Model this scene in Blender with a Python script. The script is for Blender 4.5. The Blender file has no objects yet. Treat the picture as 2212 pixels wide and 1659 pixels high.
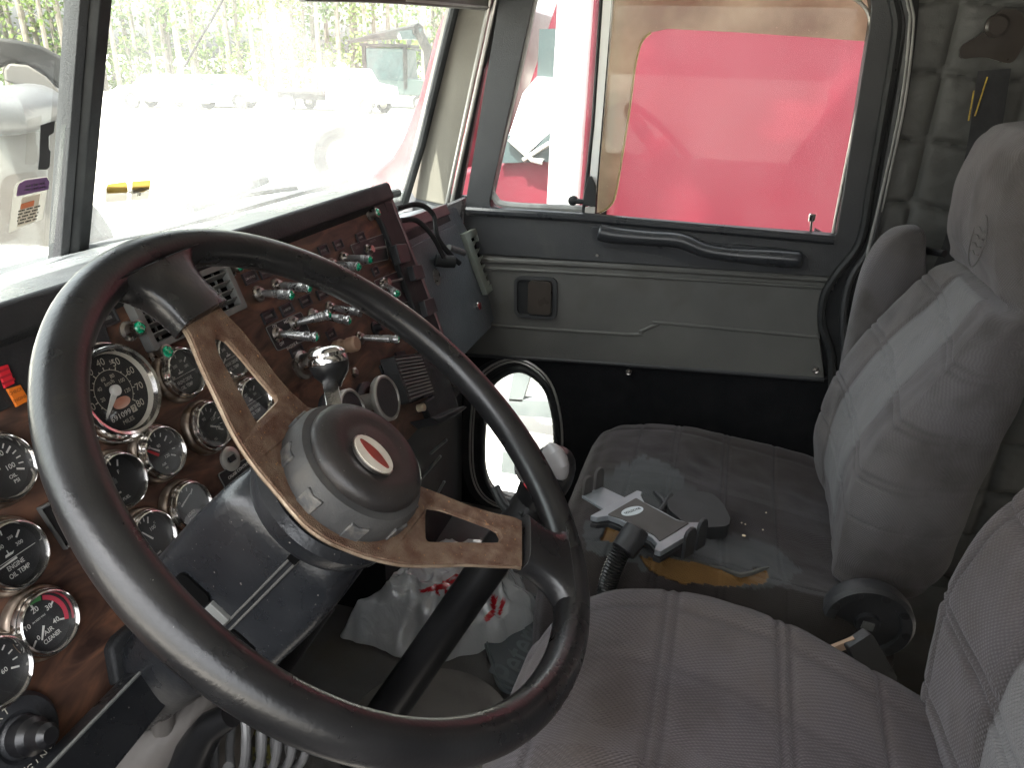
import bpy, bmesh, math, random
import numpy as np
from mathutils import Vector, Matrix, noise, geometry
R_=math.radians
random.seed(7); rng=np.random.default_rng(7)
scene=bpy.context.scene
COL=scene.collection
# ---------------------------------------------------------------- camera, sky, sun, exposure
YAW,PITCH,ROLL=74.8,23.4,1.9
FPX,CX,CY,IW=1600.0,1106.0,829.5,2212.0          # focal length and centre measured on a 2212 px wide copy
y_,p_,r_=map(R_,(YAW,PITCH,ROLL))
cf=np.array([math.sin(y_)*math.cos(p_),math.cos(y_)*math.cos(p_),-math.sin(p_)])
cr0=np.array([math.cos(y_),-math.sin(y_),0.0]); cu0=np.cross(cr0,cf)
cr=cr0*math.cos(r_)+cu0*math.sin(r_); cu=-cr0*math.sin(r_)+cu0*math.cos(r_)
EYE=np.array([-0.8,0.0,1.15])
cam_d=bpy.data.cameras.new('camera'); cam=bpy.data.objects.new('camera',cam_d); COL.objects.link(cam)
cam.matrix_world=Matrix(((cr[0],cu[0],-cf[0],EYE[0]),(cr[1],cu[1],-cf[1],EYE[1]),(cr[2],cu[2],-cf[2],EYE[2]),(0,0,0,1)))
cam_d.sensor_width=36; cam_d.lens=36*FPX/IW; cam_d.clip_start=0.02; cam_d.clip_end=600
scene.camera=cam
SUN_EL,SUN_AZ=66.0,-72.0                          # azimuth from +Y (truck nose) towards +X
w=bpy.data.worlds.new('World'); scene.world=w; w.use_nodes=True
nt=w.node_tree; nt.nodes.clear()
sk=nt.nodes.new('ShaderNodeTexSky'); sk.sky_type='NISHITA'; sk.sun_disc=False
sk.sun_elevation=R_(SUN_EL); sk.sun_rotation=R_(SUN_AZ); sk.dust_density=5.0; sk.air_density=1.3; sk.ozone_density=1.5
bg=nt.nodes.new('ShaderNodeBackground'); bg.inputs[1].default_value=0.15
wo=nt.nodes.new('ShaderNodeOutputWorld'); hs=nt.nodes.new('ShaderNodeHueSaturation'); hs.inputs['Saturation'].default_value=.2; nt.links.new(sk.outputs[0],hs.inputs['Color']); nt.links.new(hs.outputs[0],bg.inputs[0]); nt.links.new(bg.outputs[0],wo.inputs[0])
sd=bpy.data.lights.new('sun','SUN'); sd.energy=4.5; sd.angle=R_(0.6); sd.color=(1,.96,.9)
sun=bpy.data.objects.new('sun',sd); COL.objects.link(sun)
dv=Vector((math.sin(R_(SUN_AZ))*math.cos(R_(SUN_EL)),math.cos(R_(SUN_AZ))*math.cos(R_(SUN_EL)),math.sin(R_(SUN_EL))))
sun.rotation_euler=dv.to_track_quat('Z','Y').to_euler()
scene.view_settings.view_transform='Standard'; scene.view_settings.look='None'
scene.view_settings.exposure=2.9; scene.view_settings.gamma=1; scene.view_settings.use_curve_mapping=False
cy=scene.cycles; cy.use_denoising=True; cy.max_bounces=10; cy.diffuse_bounces=6; cy.glossy_bounces=4
cy.transmission_bounces=6; cy.transparent_max_bounces=24; cy.sample_clamp_indirect=6; cy.caustics_reflective=False; cy.caustics_refractive=False
cy.use_adaptive_sampling=False
try: cy.denoiser='OPENIMAGEDENOISE'
except Exception: pass

# ---------------------------------------------------------------- geometry helpers
def A(*v): return np.array(v,float)
def nrm(v): v=np.asarray(v,float); return v/np.linalg.norm(v)
def ray(u,v): return cf+cr*((u-CX)/FPX)-cu*((v-CY)/FPX)
def X_(u,v,x): d=ray(u,v); return EYE+d*((x-EYE[0])/d[0])
def Y_(u,v,y): d=ray(u,v); return EYE+d*((y-EYE[1])/d[1])
def Z_(u,v,z): d=ray(u,v); return EYE+d*((z-EYE[2])/d[2])
def D_(u,v,dist): return EYE+nrm(ray(u,v))*dist
def proj(P):
    q=np.asarray(P,float)-EYE; z=q@cf
    return np.stack([CX+FPX*(q@cr)/z,CY-FPX*(q@cu)/z],-1)
class Frame:
    def __init__(s,o,ex,ey,ez=None):
        s.o=A(*o); s.ex=nrm(ex); e=np.asarray(ey,float); e=e-(e@s.ex)*s.ex; s.ey=nrm(e); s.ez=np.cross(s.ex,s.ey) if ez is None else nrm(ez)
    def p(s,a,b,c=0.0): return s.o+s.ex*a+s.ey*b+s.ez*c
    def loc(s,P): q=np.asarray(P)-s.o; return A(q@s.ex,q@s.ey,q@s.ez)
    def hit(s,u,v,c=0.0):
        d=ray(u,v); o=s.o+s.ez*c; t=((o-EYE)@s.ez)/(d@s.ez); q=EYE+d*t-o
        return A(q@s.ex,q@s.ey)
    def at(s,a,b,c=0,rot=0):
        e=s.ex*math.cos(rot)+s.ey*math.sin(rot); f=-s.ex*math.sin(rot)+s.ey*math.cos(rot)
        return Frame(s.p(a,b,c),e,f,s.ez)
    def hf(s,u,v,c=0,rot=0): a,b=s.hit(u,v,c); return s.at(a,b,c,rot)
WORLD=Frame((0,0,0),(1,0,0),(0,1,0))
def frame_to(p0,p1,up=(0,0,1)):                  # frame whose ez runs from p0 to p1
    ez=nrm(np.asarray(p1)-p0); u=np.asarray(up,float)
    if abs(ez@u)>.95: u=A(1,0,0)
    ex=nrm(np.cross(u,ez)); return Frame(p0,ex,np.cross(ez,ex),ez)
class MB:
    def __init__(s): s.v=[]; s.f=[]; s.attr={}
    def add(s,V,F):
        n=len(s.v); s.v.extend([tuple(map(float,q)) for q in V]); s.f.extend([tuple(n+i for i in f) for f in F]); return s
    def box(s,fr,a0,a1,b0,b1,c0,c1):
        V=[fr.p(a,b,c) for c in(c0,c1) for b in(b0,b1) for a in(a0,a1)]
        return s.add(V,[(0,2,3,1),(4,5,7,6),(0,1,5,4),(2,6,7,3),(0,4,6,2),(1,3,7,5)])
    def prism(s,fr,poly,c0,c1,holes=()):
        loops=[list(poly)]+[list(h) for h in holes]
        tris=geometry.tessellate_polygon([[Vector((q[0],q[1],0)) for q in L] for L in loops])
        flat=[q for L in loops for q in L]; n=len(flat)
        V=[fr.p(q[0],q[1],c0) for q in flat]+[fr.p(q[0],q[1],c1) for q in flat]
        F=[]
        for t in tris:
            a,b,c=[flat[i] for i in t]
            cr_=(b[0]-a[0])*(c[1]-a[1])-(b[1]-a[1])*(c[0]-a[0])
            t=tuple(t) if cr_>0 else tuple(t)[::-1]
            F.append(tuple(i+n for i in t)); F.append(t[::-1])
        o=0
        for L in loops:
            m=len(L)
            for i in range(m):
                j=(i+1)%m; F.append((o+i,o+j,n+o+j,n+o+i))
            o+=m
        return s.add(V,F)
    def prism3(s,P,off):                          # planar-ish 3D polygon, extruded by a vector
        P=[np.asarray(q,float) for q in P]; off=np.asarray(off,float); n=len(P)
        V=P+[q+off for q in P]
        return s.add(V,[tuple(range(n))[::-1],tuple(range(n,2*n))]+[(i,(i+1)%n,n+(i+1)%n,n+i) for i in range(n)])
    def lathe(s,fr,prof,n=40,a0=0,a1=2*math.pi):
        full=abs(a1-a0-2*math.pi)<1e-6; m=n if full else n+1
        V=[];F=[]
        for r,c in prof:
            for k in range(m):
                t=a0+(a1-a0)*k/n; V.append(fr.p(max(r,1e-5)*math.cos(t),max(r,1e-5)*math.sin(t),c))
        for i in range(len(prof)-1):
            for k in range(n):
                k2=(k+1)%m; F.append((i*m+k,i*m+k2,(i+1)*m+k2,(i+1)*m+k))
        return s.add(V,F)
    def disc(s,fr,r,c,n=40,sy=1):
        V=[fr.p(r*math.cos(2*math.pi*k/n),sy*r*math.sin(2*math.pi*k/n),c) for k in range(n)]
        return s.add(V,[tuple(range(n))])
    def tube(s,P,r,n=12,closed=False,sx=1,up=None,caps=True):
        P=[np.asarray(q,float) for q in P]; m=len(P)
        rr=r if hasattr(r,'__len__') else [r]*m
        T=[]
        for i in range(m):
            a=P[(i-1)%m] if (closed or i>0) else P[i]; b=P[(i+1)%m] if (closed or i<m-1) else P[i]
            T.append(nrm(b-a))
        u=A(0,0,1) if up is None else np.asarray(up,float)
        if abs(T[0]@u)>.95: u=A(1,0,0)
        N=nrm(u-(u@T[0])*T[0]); V=[];F=[]
        for i in range(m):
            N=nrm(N-(N@T[i])*T[i]) if up is None else nrm(u-(u@T[i])*T[i]); B=np.cross(T[i],N)
            for k in range(n):
                t=2*math.pi*k/n; V.append(P[i]+rr[i]*(math.cos(t)*N+sx*math.sin(t)*B))
        for i in range(m if closed else m-1):
            j=(i+1)%m
            for k in range(n): F.append((i*n+k,i*n+(k+1)%n,j*n+(k+1)%n,j*n+k))
        if not closed and caps: F+= [tuple(range(n))[::-1],tuple((m-1)*n+k for k in range(n))]
        return s.add(V,F)
    def grid(s,P,closed_u=False,closed_v=False,cap=False):   # P[i][j]
        P=np.asarray(P,float); m,n=P.shape[:2]; V=P.reshape(-1,3); F=[]
        for i in range(m if closed_u else m-1):
            for j in range(n if closed_v else n-1):
                F.append((i*n+j,((i+1)%m)*n+j,((i+1)%m)*n+(j+1)%n,i*n+(j+1)%n))
        if cap: F+=[tuple(range(n)),tuple((m-1)*n+j for j in range(n))[::-1]]
        return s.add(V,F)
    def rod(s,p0,p1,r,n=14): return s.tube([p0,p1],r,n)
def catmull(P,k=8,closed=False):
    P=[np.asarray(q,float) for q in P]; n=len(P); out=[]
    for i in range(n if closed else n-1):
        p0=P[(i-1)%n] if (closed or i>0) else 2*P[0]-P[1]; p1=P[i]; p2=P[(i+1)%n]
        p3=P[(i+2)%n] if (closed or i<n-2) else 2*P[-1]-P[-2]
        for j in range(k):
            t=j/k; out.append(.5*((2*p1)+(-p0+p2)*t+(2*p0-5*p1+4*p2-p3)*t*t+(-p0+3*p1-3*p2+p3)*t**3))
    if not closed: out.append(P[-1])
    return out
def rrect(a0,a1,b0,b1,r,n=6):
    out=[]
    for cx_,cy_,s0 in((a1-r,b1-r,0),(a0+r,b1-r,90),(a0+r,b0+r,180),(a1-r,b0+r,270)):
        for k in range(n+1):
            t=R_(s0+90*k/n); out.append((cx_+r*math.cos(t),cy_+r*math.sin(t)))
    return out
def roundpoly(P,rad,n=5):
    out=[];m=len(P)
    for i in range(m):
        p=np.asarray(P[i],float);a=np.asarray(P[i-1],float);b=np.asarray(P[(i+1)%m],float)
        r=rad[i] if hasattr(rad,'__len__') else rad
        da=a-p;db=b-p;la=np.linalg.norm(da);lb=np.linalg.norm(db);r=min(r,la*.45,lb*.45)
        if r<1e-5: out.append(p);continue
        p0=p+da/la*r;p2=p+db/lb*r
        for k in range(n+1):
            t=k/n;out.append((1-t)**2*p0+2*t*(1-t)*p+t*t*p2)
    return out
_txt={}
def text(mb,s,fr,width=None,height=None,c=0.0003,depth=0.0002,align='CENTER',shear=0,bold=0):
    key=(s,shear,bold)
    if key not in _txt:
        cu_=bpy.data.curves.new('t','FONT'); cu_.body=s; cu_.size=1; cu_.extrude=0; cu_.align_x='CENTER'; cu_.align_y='CENTER'; cu_.resolution_u=3; cu_.shear=shear; cu_.offset=bold
        o=bpy.data.objects.new('t',cu_); COL.objects.link(o); dg=bpy.context.evaluated_depsgraph_get()
        m=bpy.data.meshes.new_from_object(o.evaluated_get(dg)); V=[tuple(v.co) for v in m.vertices]; F=[tuple(p.vertices) for p in m.polygons]
        bpy.data.objects.remove(o); bpy.data.curves.remove(cu_); bpy.data.meshes.remove(m)
        _txt[key]=(np.array(V),F)
    V,F=_txt[key]
    w_=V[:,0].max()-V[:,0].min(); h_=V[:,1].max()-V[:,1].min()
    sx=(width/w_) if width else height/h_; sy=(height/h_) if height else sx
    cx_=(V[:,0].max()+V[:,0].min())/2; cy_=(V[:,1].max()+V[:,1].min())/2
    mb.add([fr.p((q[0]-cx_)*sx,(q[1]-cy_)*sy,c) for q in V],F)
# ---------------------------------------------------------------- object helpers
LOC={}
def root(name,label,cat,loc=(0,0,0),group=None,kind=None):
    o=bpy.data.objects.new(name,None); COL.objects.link(o); o.location=tuple(map(float,loc)); o.empty_display_size=.05
    if label:o['label']=label
    if cat:o['category']=cat
    if group:o['group']=group
    if kind:o['kind']=kind
    LOC[o.name]=np.array(loc,float); return o
def obj(name,mb,mat,parent=None,bevel=0,smooth=35,loc=None,label=None,cat=None,group=None,kind=None,sub=0,weld=False,recalc=True,seg=2):
    off=LOC[parent.name] if parent is not None else (np.array(loc,float) if loc is not None else np.zeros(3))
    me=bpy.data.meshes.new(name)
    V=np.array(mb.v,float)-off
    me.from_pydata(V.tolist(),[],mb.f)
    for k,a in mb.attr.items():
        at=me.attributes.new(k,'FLOAT','POINT'); at.data.foreach_set('value',np.asarray(a,dtype=np.float32))
    if recalc or weld:
        bm=bmesh.new(); bm.from_mesh(me)
        if weld: bmesh.ops.remove_doubles(bm,verts=bm.verts,dist=1e-5)
        bmesh.ops.recalc_face_normals(bm,faces=bm.faces); bm.to_mesh(me); bm.free()
    me.materials.append(mat)
    if smooth:
        me.shade_smooth(); me.set_sharp_from_angle(angle=R_(smooth))
    o=bpy.data.objects.new(name,me); COL.objects.link(o)
    if parent is not None: o.parent=parent
    elif loc is not None: o.location=tuple(off)
    LOC[o.name]=off
    if bevel:
        m=o.modifiers.new('b','BEVEL'); m.width=bevel; m.segments=seg; m.limit_method='ANGLE'; m.angle_limit=R_(40); m.harden_normals=True
    if sub:
        m=o.modifiers.new('s','SUBSURF'); m.levels=sub; m.render_levels=sub
    if label:o['label']=label
    if cat:o['category']=cat
    if group:o['group']=group
    if kind:o['kind']=kind
    return o
def copy_tree(o,parent=None):
    c=o.copy(); COL.objects.link(c); c.parent=parent; LOC[c.name]=LOC[o.name]
    for ch in [k for k in bpy.data.objects if k.parent==o]: copy_tree(ch,c)
    return c
# ---------------------------------------------------------------- materials
def mat(name,c1,c2=None,scale=8,rough=.5,r2=None,metal=0,bump=0,bscale=200,spec=.5,detail=6,stretch=None,coat=0,dirt=None,dscale=3,dthr=.55,sheen=0,thr=(.35,.65),alpha=1,specks=None,sub=0,trans=0):
    m=bpy.data.materials.new(name); m.use_nodes=True; n=m.node_tree; N=n.nodes; L=n.links
    b=N['Principled BSDF']; tc=N.new('ShaderNodeTexCoord'); mp=N.new('ShaderNodeMapping'); L.new(tc.outputs['Object'],mp.inputs[0])
    if stretch: mp.inputs['Scale'].default_value=stretch
    def nz(sc,det=detail,dist=0):
        t=N.new('ShaderNodeTexNoise'); t.inputs['Scale'].default_value=sc; t.inputs['Detail'].default_value=det; t.inputs['Distortion'].default_value=dist; L.new(mp.outputs[0],t.inputs[0]); return t
    def mr(src,a,b_,c,d):
        t=N.new('ShaderNodeMapRange'); t.inputs[1].default_value=a;t.inputs[2].default_value=b_;t.inputs[3].default_value=c;t.inputs[4].default_value=d; L.new(src,t.inputs[0]); return t.outputs[0]
    def mixc(f,a,c):
        t=N.new('ShaderNodeMix'); t.data_type='RGBA'; L.new(f,t.inputs[0])
        if isinstance(a,tuple): t.inputs[6].default_value=a
        else: L.new(a,t.inputs[6])
        if isinstance(c,tuple): t.inputs[7].default_value=c
        else: L.new(c,t.inputs[7])
        return t.outputs[2]
    C1=(*c1,1); C2=(*(c2 or tuple(x*.75 for x in c1)),1)
    n1=nz(scale,dist=.3); col=mixc(mr(n1.outputs[0],thr[0],thr[1],0,1),C1,C2)
    if dirt:
        nd=nz(dscale,8,.5); col=mixc(mr(nd.outputs[0],dthr,dthr+.16,0,.85),col,(*dirt,1))
    if specks:
        ns=nz(specks[1],2); col=mixc(mr(ns.outputs[0],specks[2],specks[2]+.03,0,1),col,(*specks[0],1))
    L.new(col,b.inputs['Base Color'])
    n2=nz(scale*1.7+3); L.new(mr(n2.outputs[0],.3,.7,rough,r2 if r2 is not None else min(1,rough+.12)),b.inputs['Roughness'])
    b.inputs['Metallic'].default_value=metal; b.inputs['Specular IOR Level'].default_value=spec
    b.inputs['Coat Weight'].default_value=coat; b.inputs['Coat Roughness'].default_value=.15
    if sheen: b.inputs['Sheen Weight'].default_value=sheen; b.inputs['Sheen Roughness'].default_value=.5
    if alpha<1: b.inputs['Alpha'].default_value=alpha
    if trans: b.inputs['Transmission Weight'].default_value=trans
    if bump:
        nb=nz(bscale,4); bp=N.new('ShaderNodeBump'); bp.inputs['Strength'].default_value=bump; bp.inputs['Distance'].default_value=.002
        L.new(nb.outputs[0],bp.inputs['Height']); L.new(bp.outputs[0],b.inputs['Normal'])
    return m
def glass(name,tint=(1,1,1),haze=.06,gloss=.06,hazec=(.9,.9,.88)):
    m=bpy.data.materials.new(name); m.use_nodes=True; n=m.node_tree;N=n.nodes;L=n.links; N.clear()
    o=N.new('ShaderNodeOutputMaterial'); tr=N.new('ShaderNodeBsdfTransparent'); tr.inputs[0].default_value=(*tint,1)
    tl=N.new('ShaderNodeBsdfTranslucent'); tl.inputs[0].default_value=(*hazec,1)
    gl=N.new('ShaderNodeBsdfGlossy'); gl.inputs['Roughness'].default_value=.02
    m1=N.new('ShaderNodeMixShader'); m2=N.new('ShaderNodeMixShader')
    tc=N.new('ShaderNodeTexCoord'); t=N.new('ShaderNodeTexNoise'); t.inputs['Scale'].default_value=5; t.inputs['Detail'].default_value=9; L.new(tc.outputs['Object'],t.inputs[0])
    mr=N.new('ShaderNodeMapRange'); mr.inputs[1].default_value=.4; mr.inputs[2].default_value=.75; mr.inputs[3].default_value=haze*.6; mr.inputs[4].default_value=haze*1.8
    L.new(t.outputs[0],mr.inputs[0])
    t2=N.new('ShaderNodeTexNoise'); t2.inputs['Scale'].default_value=260; t2.inputs['Detail'].default_value=1; L.new(tc.outputs['Object'],t2.inputs[0])
    mr2=N.new('ShaderNodeMapRange'); mr2.inputs[1].default_value=.77; mr2.inputs[2].default_value=.80; mr2.inputs[3].default_value=0; mr2.inputs[4].default_value=.3 if haze>.03 else 0
    L.new(t2.outputs[0],mr2.inputs[0]); ad=N.new('ShaderNodeMath'); ad.operation='ADD'; L.new(mr.outputs[0],ad.inputs[0]); L.new(mr2.outputs[0],ad.inputs[1])
    L.new(ad.outputs[0],m1.inputs[0]); L.new(tr.outputs[0],m1.inputs[1]); L.new(tl.outputs[0],m1.inputs[2])
    lw=N.new('ShaderNodeFresnel'); lw.inputs[0].default_value=1.45; mu=N.new('ShaderNodeMath'); mu.operation='MULTIPLY'; mu.inputs[1].default_value=gloss/.06; L.new(lw.outputs[0],mu.inputs[0])
    mn=N.new('ShaderNodeMath'); mn.operation='MINIMUM'; mn.inputs[1].default_value=.5; L.new(mu.outputs[0],mn.inputs[0])
    L.new(mn.outputs[0],m2.inputs[0]); L.new(m1.outputs[0],m2.inputs[1]); L.new(gl.outputs[0],m2.inputs[2]); L.new(m2.outputs[0],o.inputs[0]); return m
def fabric(name,c1,c2,stain,worn,scale=1.0,foam=False):
    m=bpy.data.materials.new(name); m.use_nodes=True; n=m.node_tree;N=n.nodes;L=n.links; b=N['Principled BSDF']
    tc=N.new('ShaderNodeTexCoord'); uv=tc.outputs['Object']
    def nz(sc,det=6,v=uv):
        t=N.new('ShaderNodeTexNoise'); t.inputs['Scale'].default_value=sc; t.inputs['Detail'].default_value=det; L.new(v,t.inputs[0]); return t.outputs[0]
    def mr(src,a,b_,c,d):
        t=N.new('ShaderNodeMapRange'); t.inputs[1].default_value=a;t.inputs[2].default_value=b_;t.inputs[3].default_value=c;t.inputs[4].default_value=d; L.new(src,t.inputs[0]); return t.outputs[0]
    def mixc(f,a,c):
        t=N.new('ShaderNodeMix'); t.data_type='RGBA'; L.new(f,t.inputs[0])
        for k,x in((6,a),(7,c)):
            if isinstance(x,tuple): t.inputs[k].default_value=x
            else: L.new(x,t.inputs[k])
        return t.outputs[2]
    at=N.new('ShaderNodeAttribute'); at.attribute_name='rib'           # woven coordinate stored on the mesh
    at2=N.new('ShaderNodeAttribute'); at2.attribute_name='rib2'
    cb=N.new('ShaderNodeCombineXYZ'); L.new(at.outputs['Fac'],cb.inputs[0]); L.new(at2.outputs['Fac'],cb.inputs[1])
    def wave(sc,ang):
        mp=N.new('ShaderNodeMapping'); mp.inputs['Rotation'].default_value=(0,0,R_(ang)); L.new(cb.outputs[0],mp.inputs[0])
        wv=N.new('ShaderNodeTexWave'); wv.inputs['Scale'].default_value=sc; wv.inputs['Distortion'].default_value=.6; wv.inputs['Detail'].default_value=1; wv.inputs['Detail Scale'].default_value=3; L.new(mp.outputs[0],wv.inputs[0]); return wv.outputs['Fac']
    w1=wave(125*scale,34); w2=wave(95*scale,-50)
    ml=N.new('ShaderNodeMath'); ml.operation='MULTIPLY'; L.new(w1,ml.inputs[0]); L.new(mr(w2,0,1,.35,1),ml.inputs[1])
    col=mixc(ml.outputs[0],(*c2,1),(*c1,1))
    col=mixc(mr(nz(6,8),.40,.62,0,.85),col,(*stain,1))
    col=mixc(mr(nz(11,9),.50,.66,0,.65),col,tuple(x*.5 for x in stain)+(1,))
    col=mixc(mr(nz(3.3,5),.5,.75,0,.6),col,(*worn,1))
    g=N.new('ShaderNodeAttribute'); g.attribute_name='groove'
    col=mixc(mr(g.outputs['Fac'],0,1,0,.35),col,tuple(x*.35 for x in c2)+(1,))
    pa=N.new('ShaderNodeAttribute'); pa.attribute_name='pale'; col=mixc(mr(pa.outputs['Fac'],0,1,0,.5),col,(.175,.178,.180,1))
    vy=N.new('ShaderNodeAttribute'); vy.attribute_name='vinyl'
    col=mixc(mr(vy.outputs['Fac'],.1,.9,0,.42),col,(.095,.108,.112,1))
    fo=N.new('ShaderNodeAttribute'); fo.attribute_name='foam'
    ff=mr(fo.outputs['Fac'],.4,.6,0,1)
    foamc=mixc(nz(25,6),(.21,.120,.042,1),(.12,.065,.024,1)); col=mixc(ff,col,foamc)
    L.new(col,b.inputs['Base Color']); b.inputs['Roughness'].default_value=.9; b.inputs['Specular IOR Level'].default_value=.15
    b.inputs['Sheen Weight'].default_value=.16; b.inputs['Sheen Roughness'].default_value=.45; b.inputs['Sheen Tint'].default_value=(.8,.8,.85,1)
    bp=N.new('ShaderNodeBump'); bp.inputs['Strength'].default_value=.5; bp.inputs['Distance'].default_value=.0012; L.new(ml.outputs[0],bp.inputs['Height'])
    bp2=N.new('ShaderNodeBump'); bp2.inputs['Strength'].default_value=.35; bp2.inputs['Distance'].default_value=.004; L.new(nz(45,7),bp2.inputs['Height']); L.new(bp.outputs[0],bp2.inputs['Normal']); L.new(bp2.outputs[0],b.inputs['Normal'])
    return m
M={}
M['black']=mat('black_plastic',(.017,.018,.02),(.032,.033,.036),14,.38,.55,bump=.25,bscale=500,dirt=(.075,.07,.062),dscale=7,dthr=.6)
M['wheel']=mat('wheel_rubber',(.007,.007,.0075),(.014,.014,.0145),18,.24,.36,bump=.10,bscale=350,spec=.5,dirt=(.06,.052,.04),dscale=11,dthr=.64,specks=((.2,.19,.17),420,.775))
M['hub']=mat('hub_rubber',(.036,.036,.036),(.062,.060,.057),30,.6,.75,bump=.2,bscale=600,dirt=(.13,.115,.09),dscale=16,dthr=.62)
M['notch']=mat('scuffed_hub',(.065,.065,.065),(.115,.108,.097),120,.5,.7,bump=.3,bscale=500,thr=(.45,.6))
M['wheel_tan']=mat('worn_edge',(.12,.10,.075),(.06,.05,.04),30,.6,bump=.3)
M['horn']=mat('horn_rubber',(.014,.013,.013),(.028,.024,.022),22,.38,.52,bump=.12,bscale=500,dirt=(.05,.042,.036),dscale=20,dthr=.6,specks=((.2,.19,.17),420,.76))
M['rust']=mat('rusted_steel',(.105,.050,.029),(.195,.130,.085),75,.62,.92,metal=.1,bump=.9,bscale=900,dirt=(.085,.030,.014),dscale=30,dthr=.54,specks=((.34,.17,.07),330,.68))
M['rust_edge']=mat('rust_edge',(.36,.28,.20),(.22,.15,.10),60,.35,.6,metal=.6,bump=.3,bscale=400)
M['dash']=mat('dash_vinyl',(.10,.105,.11),(.15,.155,.16),7,.24,.36,bump=.4,bscale=330,dirt=(.20,.20,.195),dscale=14,dthr=.52,specks=((.3,.31,.32),500,.73))
M['dashdark']=mat('dash_dark',(.016,.017,.018),(.027,.028,.029),9,.5,.65,bump=.4,bscale=420,dirt=(.05,.046,.042),dscale=6,dthr=.62,spec=.25)
M['glove']=mat('glove_vinyl',(.085,.094,.107),(.12,.13,.143),7,.28,.42,bump=.6,bscale=260,dirt=(.11,.115,.12),dscale=30,dthr=.62,specks=((.2,.2,.21),420,.73))
M['maroon']=mat('maroon_strip',(.16,.085,.09),(.1,.06,.065),10,.35,.5,bump=.3,bscale=300)
def wood():
    m=bpy.data.materials.new('wood_veneer'); m.use_nodes=True; n=m.node_tree;N=n.nodes;L=n.links;b=N['Principled BSDF']
    tc=N.new('ShaderNodeTexCoord'); mp=N.new('ShaderNodeMapping'); mp.inputs['Scale'].default_value=(3.2,9,9); mp.inputs['Rotation'].default_value=(0,.25,0); L.new(tc.outputs['Object'],mp.inputs[0])
    t=N.new('ShaderNodeTexNoise'); t.inputs['Scale'].default_value=3.2; t.inputs['Detail'].default_value=9; t.inputs['Distortion'].default_value=2.2; L.new(mp.outputs[0],t.inputs[0])
    cr_=N.new('ShaderNodeValToRGB'); e=cr_.color_ramp.elements; e[0].position=.34; e[0].color=(.030,.015,.011,1); e[1].position=.72; e[1].color=(.19,.088,.050,1)
    k=e.new(.52); k.color=(.085,.044,.030,1); L.new(t.outputs[0],cr_.inputs[0])
    t2=N.new('ShaderNodeTexNoise'); t2.inputs['Scale'].default_value=260; L.new(mp.outputs[0],t2.inputs[0])
    t3=N.new('ShaderNodeTexNoise'); t3.inputs['Scale'].default_value=3; t3.inputs['Detail'].default_value=8; L.new(tc.outputs['Object'],t3.inputs[0])
    mr=N.new('ShaderNodeMapRange'); mr.inputs[1].default_value=.45; mr.inputs[2].default_value=.7; mr.inputs[3].default_value=.0; mr.inputs[4].default_value=.55; L.new(t3.outputs[0],mr.inputs[0])
    mx=N.new('ShaderNodeMix'); mx.data_type='RGBA'; mx.inputs[7].default_value=(.125,.092,.075,1); L.new(mr.outputs[0],mx.inputs[0]); L.new(cr_.outputs[0],mx.inputs[6])
    L.new(mx.outputs[2],b.inputs['Base Color']); b.inputs['Roughness'].default_value=.42
    mr4=N.new('ShaderNodeMapRange'); mr4.inputs[3].default_value=.25; mr4.inputs[4].default_value=.6; L.new(t3.outputs[0],mr4.inputs[0]); mr4.inputs[3].default_value=.42; mr4.inputs[4].default_value=.72; L.new(mr4.outputs[0],b.inputs['Roughness'])
    b.inputs['Specular IOR Level'].default_value=.35
    bp=N.new('ShaderNodeBump'); bp.inputs['Strength'].default_value=.1; bp.inputs['Distance'].default_value=.001; L.new(t2.outputs[0],bp.inputs['Height']); L.new(bp.outputs[0],b.inputs['Normal'])
    return m
M['wood']=wood()
M['chrome']=mat('chrome',(.75,.74,.72),(.6,.58,.55),40,.07,.22,metal=1,bump=.05,bscale=300,dirt=(.2,.15,.11),dscale=60,dthr=.64)
M['chrome_dull']=mat('dull_chrome',(.42,.40,.38),(.3,.27,.24),40,.2,.45,metal=1,dirt=(.12,.08,.06),dscale=50,dthr=.58)
M['lever']=mat('brushed_lever',(.36,.36,.36),(.26,.26,.26),50,.22,.36,metal=.75,dirt=(.12,.11,.10),dscale=60,dthr=.6)
M['grime']=mat('tarnished_bezel',(.34,.29,.24),(.20,.155,.12),70,.28,.5,metal=.8,dirt=(.13,.085,.05),dscale=60,dthr=.5)
M['alu']=mat('aluminium',(.46,.45,.42),(.36,.35,.32),14,.3,.5,metal=.7,dirt=(.25,.22,.18),dscale=12,dthr=.62)
M['dial']=mat('dial_black',(.012,.0125,.0135),(.017,.017,.018),6,.5,.6)
M['white']=mat('dial_white',(.75,.74,.7),(.6,.59,.55),60,.6)
M['cream_mark']=mat('cream_marks',(.62,.58,.48),(.5,.47,.4),60,.6)
M['redp']=mat('red_print',(.62,.05,.09),(.5,.04,.07),20,.5)
M['greenp']=mat('green_print',(.07,.3,.08),(.06,.25,.07),20,.5)
M['salmon']=mat('salmon',(.62,.26,.17),(.7,.4,.3),60,.5)
M['vent']=mat('vent_grey',(.16,.165,.155),(.11,.11,.105),16,.4,.6,dirt=(.25,.24,.2),dscale=20,dthr=.6)
M['ventlight']=mat('vent_greygreen',(.3,.33,.29),(.24,.26,.23),16,.4,.55)
M['dark']=mat('void_black',(.003,.003,.003),(.005,.005,.005),9,.95,spec=.03)
M['lamp_red']=mat('lamp_red',(.62,.015,.03),(.5,.01,.02),10,.4); M['lamp_amber']=mat('lamp_amber',(.75,.19,.015),(.65,.15,.01),10,.4)
M['amberdark']=mat('lamp_text',(.2,.05,.01),(.15,.04,.01),10,.5)
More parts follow.
